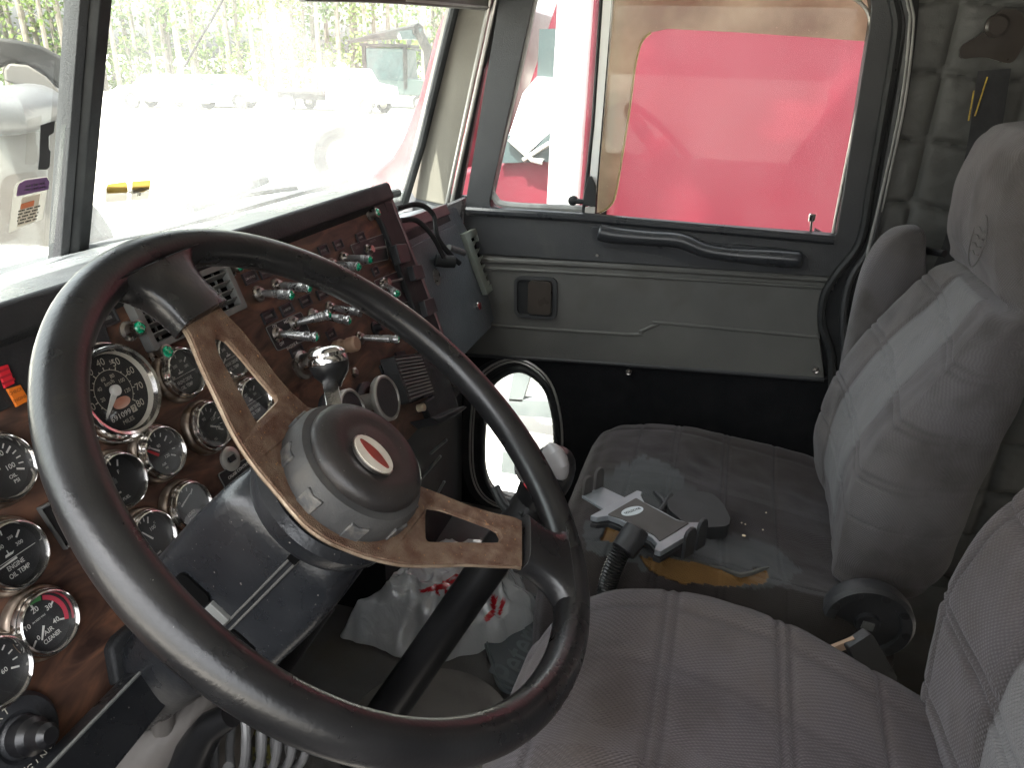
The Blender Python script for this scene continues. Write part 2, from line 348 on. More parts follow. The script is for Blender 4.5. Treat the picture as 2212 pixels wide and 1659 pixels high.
M['jewel']=mat('green_jewel',(.0,.16,.075),(.0,.30,.15),260,.05,.12,spec=1,coat=1,thr=(.45,.55))
M['redjewel']=mat('red_jewel',(.3,.02,.03),(.2,.015,.02),200,.1,coat=1)
M['brass']=mat('old_cap',(.32,.21,.14),(.25,.15,.1),40,.35,.5)
M['ivory']=mat('ivory_plastic',(.6,.5,.36),(.5,.4,.27),40,.4)
M['emblem']=mat('emblem_white',(.62,.58,.5),(.5,.46,.38),60,.35,dirt=(.3,.2,.12),dscale=40,dthr=.66)
M['emblemred']=mat('emblem_red',(.23,.03,.02),(.17,.03,.025),60,.4,bump=.3)
M['door_vinyl']=mat('door_vinyl',(.070,.069,.064),(.092,.090,.082),4,.5,.66,bump=.35,bscale=520,dirt=(.055,.05,.043),dscale=5,dthr=.55)
M['door_black']=mat('door_black',(.022,.023,.025),(.032,.033,.034),6,.45,.6,bump=.45,bscale=480,dirt=(.06,.058,.052),dscale=6,dthr=.6)
M['carpet_black']=mat('carpet_black',(.0045,.005,.006),(.008,.008,.009),20,.95,bump=.5,bscale=400,spec=.1,sheen=.1)
M['latch']=mat('bronze_latch',(.07,.058,.048),(.045,.038,.033),10,.25,.4,metal=.3); M['handle']=mat('handle_plastic',(.022,.024,.027),(.03,.031,.034),8,.26,.36,bump=.1,bscale=400)
M['pillar']=mat('pillar_cream',(.225,.21,.175),(.18,.167,.138),5,.6,.75,bump=.2,bscale=300,dirt=(.15,.13,.1),dscale=6,dthr=.58)
M['rubber']=mat('rubber_seal',(.012,.013,.014),(.021,.022,.022),20,.45,.65,bump=.2,bscale=200,spec=.3)
M['seal_grey']=mat('seal_greyish',(.30,.30,.285),(.21,.21,.20),20,.5,.7)
M['quilt']=mat('quilted_vinyl',(.088,.089,.085),(.070,.071,.068),4,.55,.68,bump=.3,bscale=260,dirt=(.055,.052,.046),dscale=6,dthr=.62)
M['belt']=mat('belt_webbing',(.02,.021,.023),(.03,.03,.033),30,.7,bump=.7,bscale=700)
M['yellowtag']=mat('yellow_tag',(.6,.42,.05),(.3,.2,.05),150,.6)
M['floor']=mat('floor_carpet',(.115,.112,.108),(.082,.079,.075),7,.9,bump=.6,bscale=380,dirt=(.09,.08,.065),dscale=5,dthr=.52)
M['mat']=mat('rubber_mat',(.055,.068,.075),(.075,.088,.095),9,.45,.6,bump=.25,bscale=250,dirt=(.09,.085,.075),dscale=6,dthr=.56)
M['shift']=mat('shift_black',(.008,.008,.009),(.013,.013,.013),8,.3,.4,bump=.06,bscale=500)
M['greyplastic']=mat('grey_plastic',(.2,.19,.19),(.26,.25,.25),12,.28,.4)
M['column']=mat('column_plastic',(.011,.012,.014),(.02,.021,.023),12,.20,.38,bump=.15,bscale=260,dirt=(.1,.095,.088),dscale=9,dthr=.57,specks=((.22,.2,.18),360,.73))
M['greypart']=mat('grey_boot',(.17,.155,.14),(.12,.11,.10),9,.5,.7,bump=.3,bscale=120,dirt=(.07,.06,.05),dscale=8,dthr=.55)
M['cable']=mat('grey_cable',(.13,.13,.13),(.08,.08,.08),20,.4,.55)
M['silver']=mat('silver_plastic',(.29,.32,.345),(.23,.25,.27),14,.32,.5,metal=.25,dirt=(.15,.15,.15),dscale=30,dthr=.62)
M['pad']=mat('grey_pad',(.085,.08,.078),(.065,.06,.058),12,.7)
M['label']=mat('label_pale',(.6,.66,.7),(.5,.56,.6),10,.4)
M['paint_white']=mat('white_paint',(.75,.75,.73),(.68,.68,.66),1.2,.35,.5,dirt=(.5,.48,.44),dscale=1.5,dthr=.6)
M['paint_red']=mat('red_paint',(.072,.0055,.0118),(.066,.0055,.0112),1.3,.45,.6,dirt=(.10,.010,.018),dscale=2.2,dthr=.55,coat=.05,spec=.3)
M['paint_red2']=mat('red_fender',(.13,.008,.014),(.11,.008,.013),1.3,.3,.45,coat=.4)
M['pink']=mat('pink_panel',(.088,.011,.016),(.08,.009,.014),4,.35)
M['steelwhite']=mat('polished_stack',(.8,.8,.8),(.7,.7,.7),5,.25,.4,metal=.6)
M['tank']=mat('tank_steel',(.6,.59,.54),(.5,.49,.45),4,.3,.5,metal=.5)
M['tyre']=mat('tyre',(.02,.02,.02),(.03,.03,.03),10,.8)
M['darkglass']=mat('dark_window',(.04,.06,.06),(.03,.04,.04),3,.1,.2)
M['gravel']=mat('gravel',(.50,.475,.43),(.42,.40,.35),.6,.95,bump=.5,bscale=30)
M['trunk']=mat('pine_bark',(.20,.18,.15),(.14,.12,.10),3,.9)
M['leaf']=mat('leaf_green',(.09,.14,.03),(.06,.11,.025),.8,.7,trans=0)
M['leaf2']=mat('leaf_yellow_green',(.13,.18,.035),(.08,.13,.03),.8,.7)
M['beige']=mat('beige_body',(.085,.078,.066),(.07,.062,.052),2,.6,dirt=(.05,.04,.032),dscale=4)
M['fenderdark']=mat('dark_fender',(.012,.012,.011),(.03,.027,.024),6,.6,spec=.2); M['panelgrey']=mat('panel_grey',(.1,.11,.11),(.07,.08,.08),6,.6)
M['ws_glass']=glass('windshield_glass',(.97,1,.98),.048,.008); M['ws_glass2']=glass('windshield_glass_left',(.97,1,.98),.008,.02)
M['door_glass']=glass('door_glass',(.97,1,.99),.016,.008)
M['lens']=glass('gauge_lens',(1,1,1),.012,.05)
M['smoke']=glass('smoked_acrylic',(.42,.37,.29),.34,.04,(.78,.71,.60))
M['sticker_y']=glass('sticker_yellow',(.66,.55,.28),.55,.02,(.36,.29,.14)); M['sticker_g']=glass('sticker_grey',(.62,.6,.57),.6,.02,(.30,.29,.27))
M['sticker_p']=mat('sticker_purple',(.10,.03,.11),(.08,.03,.1),30,.6); M['sticker_o']=mat('sticker_orange',(.5,.12,.03),(.4,.1,.03),30,.6)
M['tape']=mat('black_tape',(.01,.01,.01),(.014,.014,.014),30,.6)
M['sticker_c']=mat('sticker_cream',(.5,.42,.32),(.42,.36,.28),30,.6)
M['strap']=mat('patterned_strap',(.09,.085,.02),(.02,.02,.015),60,.8,thr=(.48,.52))
M['velour']=fabric('seat_velour',(.130,.121,.123),(.076,.070,.072),(.084,.075,.070),(.140,.136,.138)); M['velour_dark']=fabric('seat_velour_dark',(.052,.044,.045),(.031,.026,.027),(.031,.026,.023),(.046,.045,.045))  # the passenger cushion gets a darker version of the velour
M['velour_light']=fabric('seat_velour_light',(.096,.085,.088),(.048,.041,.043),(.060,.047,.038),(.086,.080,.080),scale=.9)
M['foamtan']=mat('tan_strip',(.6,.42,.3),(.5,.34,.24),30,.7)
# ---------------------------------------------------------------- reference frames of the cab (x right, y forward, z up, metres)
t21=R_(21); PANEL=Frame((0,.52,.766),(1,0,0),(0,math.sin(t21),math.cos(t21)))
t16=R_(16); GLOVE=Frame((0,.51,.56),(1,0,0),(0,math.sin(t16),math.cos(t16)))
WC=A(-.3553,.2308,.8754); WN=nrm(A(.05597,-.6522,.75598)); _wx=nrm(A(1,0,0)-WN[0]*WN); WHEEL=Frame(WC,_wx,np.cross(WN,_wx),WN)
DOOR=Frame((.9,0,0),(0,-1,0),(0,0,1))             # ez = (-1,0,0), towards the driver
WS=Frame((0,.747,1.203),(1,-.14,0),(0,-.346,1))   # passenger pane
WSL=Frame((0,.747,1.203),(1,.14,0),(0,-.346,1))
for F_ in (WS,WSL):
    if F_.ez[1]>0: F_.ez=-F_.ez
def PN(u,v,c=0): return PANEL.hit(u,v,c)
# ================================================================ cab shell
mb=MB(); mb.box(WORLD,-1.0,1.0,-1.1,.95,-.04,0); obj('cab_floor',mb,M['floor'],kind='structure')
mb=MB(); mb.box(WORLD,-1.0,1.0,-1.15,.70,1.58,1.62); mb.box(WORLD,-1.0,1.0,-1.19,-1.15,0,1.62); obj('cab_ceiling_and_back_wall',mb,mat('headliner',(.36,.35,.33),(.30,.29,.27),6,.8),kind='structure')  # unseen lining, its pale tone chosen to bounce soft fill light
mb=MB(); mb.box(WORLD,-1.0,1.0,.95,.98,-.04,.86); mb.prism(Frame((-1.0,0,0),(0,1,0),(0,0,1)),[(.62,1.36),(.72,1.36),(.70,1.60),(.58,1.60)],0,2.0)
mb.box(WORLD,-1.0,-.93,-1.15,-.42,0,1.6); mb.box(WORLD,-1.0,-.95,.62,.95,0,.86); obj('cab_front_wall',mb,M['dashdark'],kind='structure')
# quilted side trim behind the passenger door
QF=Frame((.93,0,0),(0,-1,0),(0,0,1))
n1,n2=160,340; P=[]
for i in range(n1):
    row=[]
    for j in range(n2):
        a=.30+.75*i/(n1-1); b=.0+1.6*j/(n2-1)
        vx=abs(((a-.375)/.15)%1-.5)*2; vz=abs(((b-.03+.006*math.sin(a*30))/.125)%1-.5)*2
        c=.013*(1-max(vx,.0)**9)*(1-vz**12)+.005*noise.noise(Vector((a*18,b*34,2)))+.002*noise.noise(Vector((a*50,b*80,5)))
        row.append(QF.p(a,b,c))
    P.append(row)
mb=MB(); mb.grid(P); obj('quilted_side_wall',mb,M['quilt'],kind='structure',smooth=80,loc=(.93,-.6,0))
# ---------------- windshield
wsr=root('windshield','two-pane truck windshield with black centre post, seen over the dashboard','windshield',(0,.85,.9))
def wpoly(F_,px,c=0): return [F_.hit(u,v,c) for u,v in px]
mb=MB(); gp=[(0.02,-.36),(.80,-.36),(.80,.2),(0.02,.2)]
gl=[tuple(WS.hit(u,v)) for u,v in ((868,432),(968,40))]
mb.prism(WS,[(.0,-.36),(gl[0][0]+.01,-.36),(gl[0][0]+.01,gl[0][1]),(gl[1][0]+.01,gl[1][1]),(gl[1][0]+.04,.2),(.0,.2)],-.003,.003); obj('glass_pane',mb,M['ws_glass'],wsr,smooth=0)
mb=MB(); mb.prism(WSL,[(-.86,-.36),(-.02,-.36),(-.02,.2),(-.86,.2)],-.003,.003); obj('glass_pane',mb,M['ws_glass2'],wsr,smooth=0)
post=Frame((0,.747,1.203),(1,0,0),(0,-.346,1))
if post.ez[1]>0: post.ez=-post.ez
mb=MB()
mb.prism(Frame(post.p(0,-.40),(1,0,0),post.ez,post.ey),[(-.016,-.012),(.018,-.012),(.018,.010),(.010,.024),(-.008,.024),(-.016,.010)],0,.70); obj('centre_post',mb,M['rubber'],wsr,bevel=.002)
mb=MB(); mb.prism(Frame(post.p(-.025,-.40),(1,0,0),post.ez,post.ey),[(-.003,-.006),(.010,-.006),(.010,.016),(.0,.012)],0,.70); obj('post_moulding',mb,M['door_black'],wsr,bevel=.001)
mb=MB(); mb.tube([WS.p(*WS.hit(868,436),.006),WS.p(*WS.hit(905,312),.006),WS.p(*WS.hit(968,50),.006),WS.p(*WS.hit(990,-40),.006)],.011,10); mb.tube([WS.p(.0,.17,.006),WS.p(.84,.17,.006)],.012,8); mb.tube([WSL.p(-.0,.17,.006),WSL.p(-.84,.17,.006)],.012,8); mb.tube([WS.p(0,-.33,.004),WS.p(.84,-.36,.004)],.010,8)
obj('rubber_seal',mb,M['rubber'],wsr)
# stickers and tape on the glass
def sticker(name,F_,px,mt,parent=None,c=.0045,rad=.004,th=.0006):
    q=[F_.hit(u,v) for u,v in px]; m_=MB(); m_.prism(F_,roundpoly(q,rad,4),c,c+th); return m_
ys=root('windshield_sticker','torn yellow and grey square sticker pair stuck low on the windshield','sticker',WS.p(*WS.hit(270,410)))
for i,px in enumerate([[(225,394),(267,388),(270,404),(270,412),(224,414)],[(279,388),(320,385),(318,402),(303,412),(279,410)]]):
    obj('yellow_film',sticker('',WS,px,M['sticker_y'],c=.0052,rad=.003),M['sticker_y'],ys,smooth=0)
for px in ([(223,400),(270,400),(269,431),(222,434)],[(279,400),(319,398),(316,427),(277,430)]):
    obj('backing_film',sticker('',WS,px,M['sticker_g'],rad=.003),M['sticker_g'],ys,smooth=0)
mb=MB(); text(mb,'le',WS.hf(294,414),height=.007,c=.0062,bold=.02); obj('lettering',mb,M['dark'],ys,smooth=0)
mb=sticker('',WS,[(268,409),(300,401),(318,404),(300,408),(276,416)],None,c=.0059,rad=.001); obj('tape_strip',mb,M['sticker_g'],ys,smooth=0)
ps=root('inspection_sticker','purple, cream and grey service sticker on the glass left of the centre post','sticker',WSL.p(*WSL.hit(50,430)))
obj('backing',sticker('',WSL,[(30,389),(46,383),(92,377),(98,386),(84,470),(10,500),(22,400)],None,rad=.003),M['sticker_g'],ps,smooth=0)
obj('purple_header',sticker('',WSL,[(33,392),(46,385),(91,379),(97,388),(95,405),(26,420),(29,400)],None,c=.0053,rad=.001),M['sticker_p'],ps,smooth=0)
obj('cream_panel',sticker('',WSL,[(38,424),(78,414),(66,474),(28,486)],None,c=.0053,rad=.001),M['sticker_c'],ps,smooth=0)
mb=MB()
for k,(a0,a1) in enumerate([((46,398),(88,391)),((44,406),(90,399))]):
    p0=WSL.hit(*a0);p1=WSL.hit(*a1); e=p1-p0
    for s in range(11):
        if s%4!=3: q=p0+e*s/11; r=p0+e*(s+.7)/11; mb.prism(WSL,[(q[0],q[1]-.0012),(r[0],r[1]-.0012),(r[0],r[1]+.0012),(q[0],q[1]+.0012)],.0058,.0061)
obj('header_print',mb,M['sticker_g'],ps,smooth=0)
mb=sticker('',WSL,[(36,436),(64,428),(62,440),(34,448)],None,c=.0058,rad=.001); obj('orange_mark',mb,M['sticker_o'],ps,smooth=0)
mb=MB()
for k in range(5):
    p0=WSL.hit(30-k*1,452+k*7);p1=WSL.hit(78-k*2,440+k*7); e=p1-p0
    for s in range(14):
        if (s+k)%5!=4: q=p0+e*s/14; r=p0+e*(s+.7)/14; mb.prism(WSL,[(q[0],q[1]-.0009),(r[0],r[1]-.0009),(r[0],r[1]+.0009),(q[0],q[1]+.0009)],.0058,.0061)
obj('small_print',mb,M['dark'],ps,smooth=0)
mb=sticker('',WSL,[(78,266),(109,256),(107,282),(96,289),(96,318),(100,322),(98,356),(92,362),(73,362),(76,330)],None,c=.005,rad=.001); obj('tape_strip',mb,M['tape'],loc=WSL.p(*WSL.hit(88,300)),label='torn strip of black tape stuck on the glass left of the centre post',cat='tape',smooth=0)
# A pillar trim
pr=root('pillar_trim','worn cream windshield pillar trim with silver edge strip, beside the passenger door','pillar trim',(.88,.66,.85))
aL0=WS.p(*WS.hit(884,426)); aL1=WS.p(*WS.hit(997,-40)); aR1=X_(1072,-40,.905); aR0=X_(965,444,.905)
mb=MB(); mb.prism3([aL0,aL1,aR1,aR0],A(.02,.03,0)); obj('trim_panel',mb,M['pillar'],pr,bevel=.003)
mb=MB(); q0=X_(966,440,.895);q1=X_(1068,-40,.895); 
for d in (0,.012): mb.tube([q0+A(-.004,-d,0),q1+A(-.004,-d,0)],.0052,8)
obj('edge_strip',mb,M['alu'],pr)
mb=MB(); mb.prism3([X_(972,446,.9),X_(1074,-40,.9),X_(1125,-40,.91),X_(1045,150,.91),X_(985,470,.91)],A(.02,0,0)); obj('door_jamb_rubber',mb,M['door_black'],pr,bevel=.002)
# sun visor
sv=root('sun_visor','dark grey-brown padded sun visor folded up along the windshield top','sun visor',(.5,.55,1.3))
q=[Y_(u,v,.56) for u,v in ((560,-60),(640,2),(850,8),(1092,24),(1130,12),(1150,-60))]
mb=MB(); mb.prism3([q[0]]+catmull(q[1:5],4)+[q[5]],A(.0,-.022,.0)); obj('visor_pad',mb,M['door_vinyl'],sv,bevel=.006)
mb=MB(); mb.tube([x+A(0,-.022,.006) for x in catmull([q[2],q[3],q[4],q[5]],6)],.0022,6); obj('seam_piping',mb,M['seal_grey'],sv)
# ================================================================ passenger door
dr=root('passenger_door','dark grey passenger door with raised glass, grab handle and low oval window','door',(.9,.15,0))
DH=lambda u,v,c=0:DOOR.hit(u,v,c)
hole=roundpoly([DH(1056,452),DH(1168,-62),DH(1893,-45),DH(1806,508)],[.03,.06,.07,.012],8)
outer=[DH(992,452),DH(1095,-120),DH(1960,-90),DH(1964,20),DH(1905,340),DH(1862,520)]
ovh=catmull([DH(*q) for q in ((1060,830),(1120,797),(1175,830),(1199,900),(1200,990),(1170,1060),(1115,1085),(1065,1065),(1043,1010),(1045,900))],5,True)
ovh=[tuple(q) for q in ovh]
# upper frame: everything above the belt trim line
beltL=DH(1000,545); beltR=DH(1815,598)
up=[tuple(DH(1005,450)),tuple(DH(1100,-120)),tuple(DH(1960,-120)),tuple(DH(1962,20)),tuple(DH(1905,330)),tuple(DH(1862,530)),tuple(beltR),tuple(beltL)]
mb=MB(); mb.prism(DOOR,up,-.03,.008,[hole]); obj('window_frame',mb,M['door_black'],dr,bevel=.005)
midp=[tuple(DH(1000,546)),tuple(DH(1812,599)),tuple(DH(1775,650)),tuple(DH(1768,700)),tuple(DH(1782,818)),tuple(DH(1000,764))]
mb=MB(); mb.prism(DOOR,midp,-.03,.002); obj('trim_panel',mb,M['door_vinyl'],dr,bevel=.004)
lowp=[(-.62,.48),(-.62,0.0),(.33,0.0),(.33,.475)]
lowp=[tuple(DH(990,764)),(-.64,0.0),(.33,0.0),tuple(DH(1800,822))]
mb=MB(); mb.prism(DOOR,lowp,-.03,-.004,[ovh]); obj('lower_panel',mb,M['carpet_black'],dr)
# pressed ridges in the trim
def rib(px,r=.006,c=.002,sx=.5,k=8,name='pressed_ridge',mt='door_vinyl'):
    m_=MB(); m_.tube([DOOR.p(*DH(u,v),c) for u,v in catmull([A(*q) for q in px],k)],r,10); return obj(name,m_,M[mt],dr)
rib([(1030,578),(1120,582),(1400,597),(1800,622)],.0045); rib([(1030,560),(1300,573),(1808,604)],.009,-.001)
rib([(1030,700),(1200,712),(1370,722),(1385,715),(1420,700),(1440,698),(1770,728)],.005,.0)
rib([(1010,766),(1300,784),(1780,820)],.006,-.001,mt='door_black')
mb=MB(); mb.tube([DOOR.p(*DH(u,v),.012) for u,v in ((1012,452),(1270,468),(1800,515))],.011,10); obj('sill_roll',mb,M['handle'],dr)
# glass + seals
mb=MB(); mb.prism(DOOR,roundpoly([DH(1048,466),DH(1160,-80),DH(1900,-60),DH(1810,520)],.03,4),-.016,-.012); obj('window_glass',mb,M['door_glass'],dr,smooth=0)
mb=MB(); c_=[DH(u,v) for u,v in ((1262,452),(1100,444),(1068,428),(1060,396),(1078,320),(1120,150),(1160,-40))]
mb.tube([DOOR.p(a,b,-.006) for a,b in catmull(c_,6)],.0085,8); obj('vent_seal',mb,M['seal_grey'],dr)
mb=MB(); mb.prism(DOOR,[tuple(DH(*q)) for q in ((1283,476),(1330,-60),(1303,-60),(1268,476))],-.02,.002); obj('division_bar',mb,M['paint_white'],dr,bevel=.002)
mb=MB(); mb.tube([DOOR.p(*DH(u,v),0) for u,v in ((1260,462),(1281,270),(1303,-60))],.0045,8); mb.tube([DOOR.p(*DH(u,v),0) for u,v in ((1285,470),(1325,-40))],.0022,6); obj('bar_gasket',mb,M['rubber'],dr)
sm=[DH(u,v) for u,v in ((1291,463),(1310,452),(1324,430),(1335,373),(1345,310),(1357,233),(1366,160),(1374,115),(1385,85),(1403,68),(1440,60),(1600,68),(1750,78),(1882,88))]
mb=MB(); mb.prism(DOOR,[tuple(q) for q in sm]+[tuple(DH(1900,-60)),tuple(DH(1310,-60))][0:2]+[tuple(DH(1285,463))],-.030,-.026); obj('smoked_visor',mb,M['smoke'],dr,smooth=0)
mb=MB(); mb.tube([DOOR.p(a,b,-.026) for a,b in catmull(sm[:10],5)],.0026,8); obj('visor_rim',mb,mat('amber_rim',(.42,.3,.14),(.36,.25,.12),20,.3),dr)
mb=MB(); mb.tube([DOOR.p(*DH(u,v),-.006) for u,v in catmull([A(1800,505),A(1812,440),A(1860,200),A(1879,100),A(1880,40),A(1860,5),A(1810,-25)],5)],.0035,8); obj('rear_channel_edge',mb,M['alu'],dr)
# vent latch
lt=obj('vent_latch',MB().tube([DOOR.p(*DH(1240,432),.012),DOOR.p(*DH(1272,434),.012)],.006,10),M['rubber'],dr)
mb=MB(); mb.prism(DOOR,[tuple(DH(*q)) for q in ((1262,441),(1290,444),(1289,400),(1280,379),(1274,379),(1266,410))],.004,.018); obj('lever',mb,M['rubber'],lt,bevel=.002)
mb=MB(); mb.lathe(DOOR.hf(1239,432,.004),[(.011,0),(.011,.01),(.006,.012),(0,.012)],20); obj('pivot',mb,M['rubber'],lt)
mb=MB(); mb.prism(DOOR,[tuple(DH(*q)) for q in ((1263,470),(1285,472),(1290,405),(1284,405),(1278,446),(1265,446))],.001,.008); obj('catch_plate',mb,M['alu'],lt,bevel=.001)
# lock knob
mb=MB(); k=DOOR.p(*DH(1751,508),-.004); k1=DOOR.p(*DH(1754,472),-.004); mb.rod(k,k1,.0028); fr=frame_to(k1-A(0,0,.004),k1+A(0,0,.02)); mb.lathe(fr,[(0,-.002),(.0065,-.002),(.0075,.003),(.0075,.012),(.006,.014),(0,.014)],18); obj('lock_knob',mb,M['chrome'],dr)
# grab handle
hp=[((1292,500),.020),((1330,508),.019),((1400,514),.017),((1470,520),.017),((1520,540),.016),((1580,550),.016),((1660,556),.019),((1735,562),.019)]
cen=catmull([np.append(DH(*q,.03),rr) for q,rr in hp],5); mb=MB(); mb.tube([DOOR.p(q[0],q[1],.028) for q in cen],[q[2] for q in cen],16,sx=1.0,up=(-1,0,0)); obj('grab_handle',mb,M['handle'],dr,sub=1)
mb=MB(); mb.prism(DOOR,roundpoly([DH(1275,488),DH(1330,492),DH(1470,500),DH(1520,520),DH(1700,535),DH(1745,552),DH(1742,580),DH(1690,583),DH(1470,562),DH(1430,545),DH(1290,525)],.012,5),.004,.018); obj('handle_base',mb,M['handle'],dr,bevel=.004)
# latch cup + handle
c0=[DH(*q) for q in ((1112,594),(1205,598),(1204,690),(1112,682))]
mb=MB(); mb.prism(DOOR,roundpoly(c0,.02,6),.000,.009,[roundpoly([q+(A(np.mean(c0,0)[0],np.mean(c0,0)[1])-q)*.16 for q in c0],.014,6)]); cup=obj('latch_cup',mb,M['door_black'],dr,bevel=.002)
mb=MB(); mb.prism(DOOR,roundpoly([q+(np.mean(c0,0)-q)*.1 for q in c0],.014,6),-.002,.003); obj('cup_recess',mb,M['rubber'],cup)
mb=MB(); mb.prism(DOOR,roundpoly([DH(*q) for q in ((1144,603),(1194,606),(1192,678),(1142,674))],.012,5),.002,.014); obj('latch_paddle',mb,M['latch'],dr,bevel=.004,seg=3)
# oval window
mb=MB(); mb.tube([DOOR.p(a,b,.0) for a,b in ovh],.010,10,closed=True); obj('oval_seal',mb,M['rubber'],dr)
cc=np.mean(ovh,0); o2=[tuple(cc+(A(*q)-cc)*A(1.24,1.13)+A(-.012,0)) for q in ovh]
mb=MB(); mb.tube([DOOR.p(a,b,-.002) for a,b in o2],.0035,8,closed=True); mb.tube([DOOR.p(a,b,-.002) for a,b in [tuple(cc+(A(*q)-cc)*A(1.16,1.09)+A(-.012,0)) for q in ovh]],.003,8,closed=True); obj('oval_trim_ring',mb,M['alu'],dr)
o3=[tuple(cc+(A(*q)-cc)*A(1.30,1.16)+A(-.03,-.005)) for q in ovh]
mb=MB(); mb.prism(DOOR,o3,-.004,-.001,[[tuple(cc+(A(*q)-cc)*A(1.02,1.02)) for q in ovh]]); obj('oval_surround',mb,M['rubber'],dr)
mb=MB(); mb.prism(DOOR,[tuple(cc+(A(*q)-cc)*1.03) for q in ovh],-.02,-.016); obj('oval_glass',mb,M['door_glass'],dr,smooth=0)
for u,v in ((1290,551),(1762,800),(1358,804)): mb=MB(); mb.lathe(DOOR.hf(u,v,.006),[(0,.003),(.003,.003),(.004,.001),(.0065,.002),(.0075,-.004)],14); obj('trim_screw',mb,M['chrome_dull'],dr)
# door opening: rubber seals and metal strip (body side)
op=root('door_opening_trim','black rubber and ridged metal strips round the rear edge of the passenger door opening','door trim',(.9,-.3,.6))
def strip(px,r,c,mt,name,sx=1,n=8):
    m_=MB(); m_.tube([DOOR.p(*DH(u,v,c),c) for u,v in catmull([A(*q) for q in px],6)],r,n); return obj(name,m_,M[mt],op)
edge=[(1895,-80),(1925,20),(1927,80),(1905,220),(1875,390),(1850,520),(1800,590),(1772,640),(1768,700),(1788,770),(1790,900)]
mb=MB(); e1=catmull([A(*q) for q in edge],6); e2=catmull([A(*q) for q in [(1990,-80),(1985,20),(1975,120),(1955,250),(1920,400),(1880,560),(1850,660),(1838,760),(1830,900),(1820,1000),(1815,1100)]],6)
g_=[[DOOR.p(*DH(*a),0.004),DOOR.p(*(DH(*a)*.66+DH(*b)*.34),-.006),DOOR.p(*(DH(*a)*.33+DH(*b)*.67),0.002),DOOR.p(*DH(*b),-.004)] for a,b in zip(e1,e2)]
mb.grid(g_); obj('jamb_channel',mb,M['rubber'],op,smooth=60)
strip([(q[0]+8,q[1]) for q in edge],.009,.010,'rubber','door_seal')
strip([(q[0]+34,q[1]+2) for q in edge[:6]]+[(1838,600),(1822,680),(1825,780),(1820,900)],.0085,.006,'door_black','inner_seal')
al=[(1940,-80),(1964,10),(1968,60),(1950,220),(1912,400),(1872,570),(1848,680),(1834,780),(1815,900)]
strip([(q[0]-4,q[1]) for q in al],.0032,.012,'seal_grey','metal_strip'); strip([(q[0]+4,q[1]) for q in al],.0032,.010,'seal_grey','metal_strip')
mb=MB()
for u,v in ((1932,150),(1910,268),(1884,384),(1868,480)): mb.lathe(DOOR.hf(u,v,.014),[(0,.002),(.003,.002),(.004,-.002)],10)
obj('screw',mb,M['dark'],op)
mb=MB(); mb.prism(DOOR,[(.20,-.0),(.20,.84),tuple(DH(1850,545)),tuple(DH(1893,340)),tuple(DH(1960,340)),(.42,.0)],-.05,-.036); obj('jamb_backing',mb,M['rubber'],op)
# seat belt and hanger
sb=root('seat_belt','black seat belt webbing hanging from a metal loop on the quilted side wall','seat belt',(.9,-.45,1.3))
bl=[X_(2148,150,.885),X_(2120,330,.885),X_(2072,520,.885),X_(2010,660,.885)]
mb=MB(); mb.tube(catmull(bl,6),.027,8,sx=.07,up=(0,1,.25)); obj('webbing',mb,M['belt'],sb)
mb=MB(); mb.tube([X_(2133,165,.88),X_(2106,250,.88)],.003,6,sx=.4); mb.tube([X_(2104,195,.878),X_(2092,260,.878)],.003,6,sx=.4); obj('yellow_stitching',mb,M['yellowtag'],sb)
mb=MB(); LF=Frame((.90,0,0),(0,-1,0),(0,0,1))
mb.prism(LF,roundpoly([LF.hit(*q) for q in ((2068,128),(2068,100),(2120,70),(2150,20),(2200,20),(2215,80),(2180,140),(2120,122))],.015,5),.010,.018); obj('hanger_plate',mb,M['latch'],sb,bevel=.002)
mb=MB(); mb.lathe(LF.hf(2152,55,.018),[(.020,0),(.020,.008),(.015,.012),(0,.012)],20); obj('anchor_bolt',mb,M['latch'],sb)
mb=MB(); mb.box(WORLD,-1.0,-.93,-.42,.70,1.40,1.6); obj('added_sun_shade',mb,M['dashdark'],kind='structure')  # unseen drop below the roof, added to keep sun off the driver seat
mb=MB(); mb.box(WORLD,-.99,-.95,-.42,.62,0,.78); obj('added_light_wall',mb,M['door_black'],kind='structure')  # unseen wall added to cut light from the open driver side
# ================================================================ dashboard
da=root('dashboard','worn truck dashboard with wood veneer, chrome gauges and green-tipped toggle switches','dashboard',(-.1,.6,.5))
def sub(name,parent): 
    o=bpy.data.objects.new(name,None); COL.objects.link(o); o.parent=parent; LOC[o.name]=LOC[parent.name]; return o
mb=MB(); mb.prism(PANEL,[(-.80,-.155),(-.36,-.155),(-.34,-.205),(.40,-.205),(.40,.17),(-.80,.17)],-.012,.0); obj('wood_panel',mb,M['wood'],da,smooth=0)
mb=MB(); mb.prism(PANEL,[(-.80,.110),(-.35,.110),(-.25,.112),(-.235,.17),(-.80,.17)],.0,.004); obj('warning_light_panel',mb,M['dashdark'],da,bevel=.001)
mb=MB(); mb.prism(PANEL,[(.365,-.20),(.372,.13),(.36,.165),(.36,.182),(.436,.182),(.44,.0),(.436,-.215),(.36,-.215)],-.02,.010); mb.prism(PANEL,[(-.8,.163),(.40,.163),(.40,.182),(-.8,.182)],-.02,.008); obj('panel_surround',mb,M['dashdark'],da,bevel=.004)
mb=MB(); mb.tube([PANEL.p(.432,.185,.008),PANEL.p(.438,0,.008),PANEL.p(.436,-.22,.008)],.005,8); obj('edge_piping',mb,M['maroon'],da)
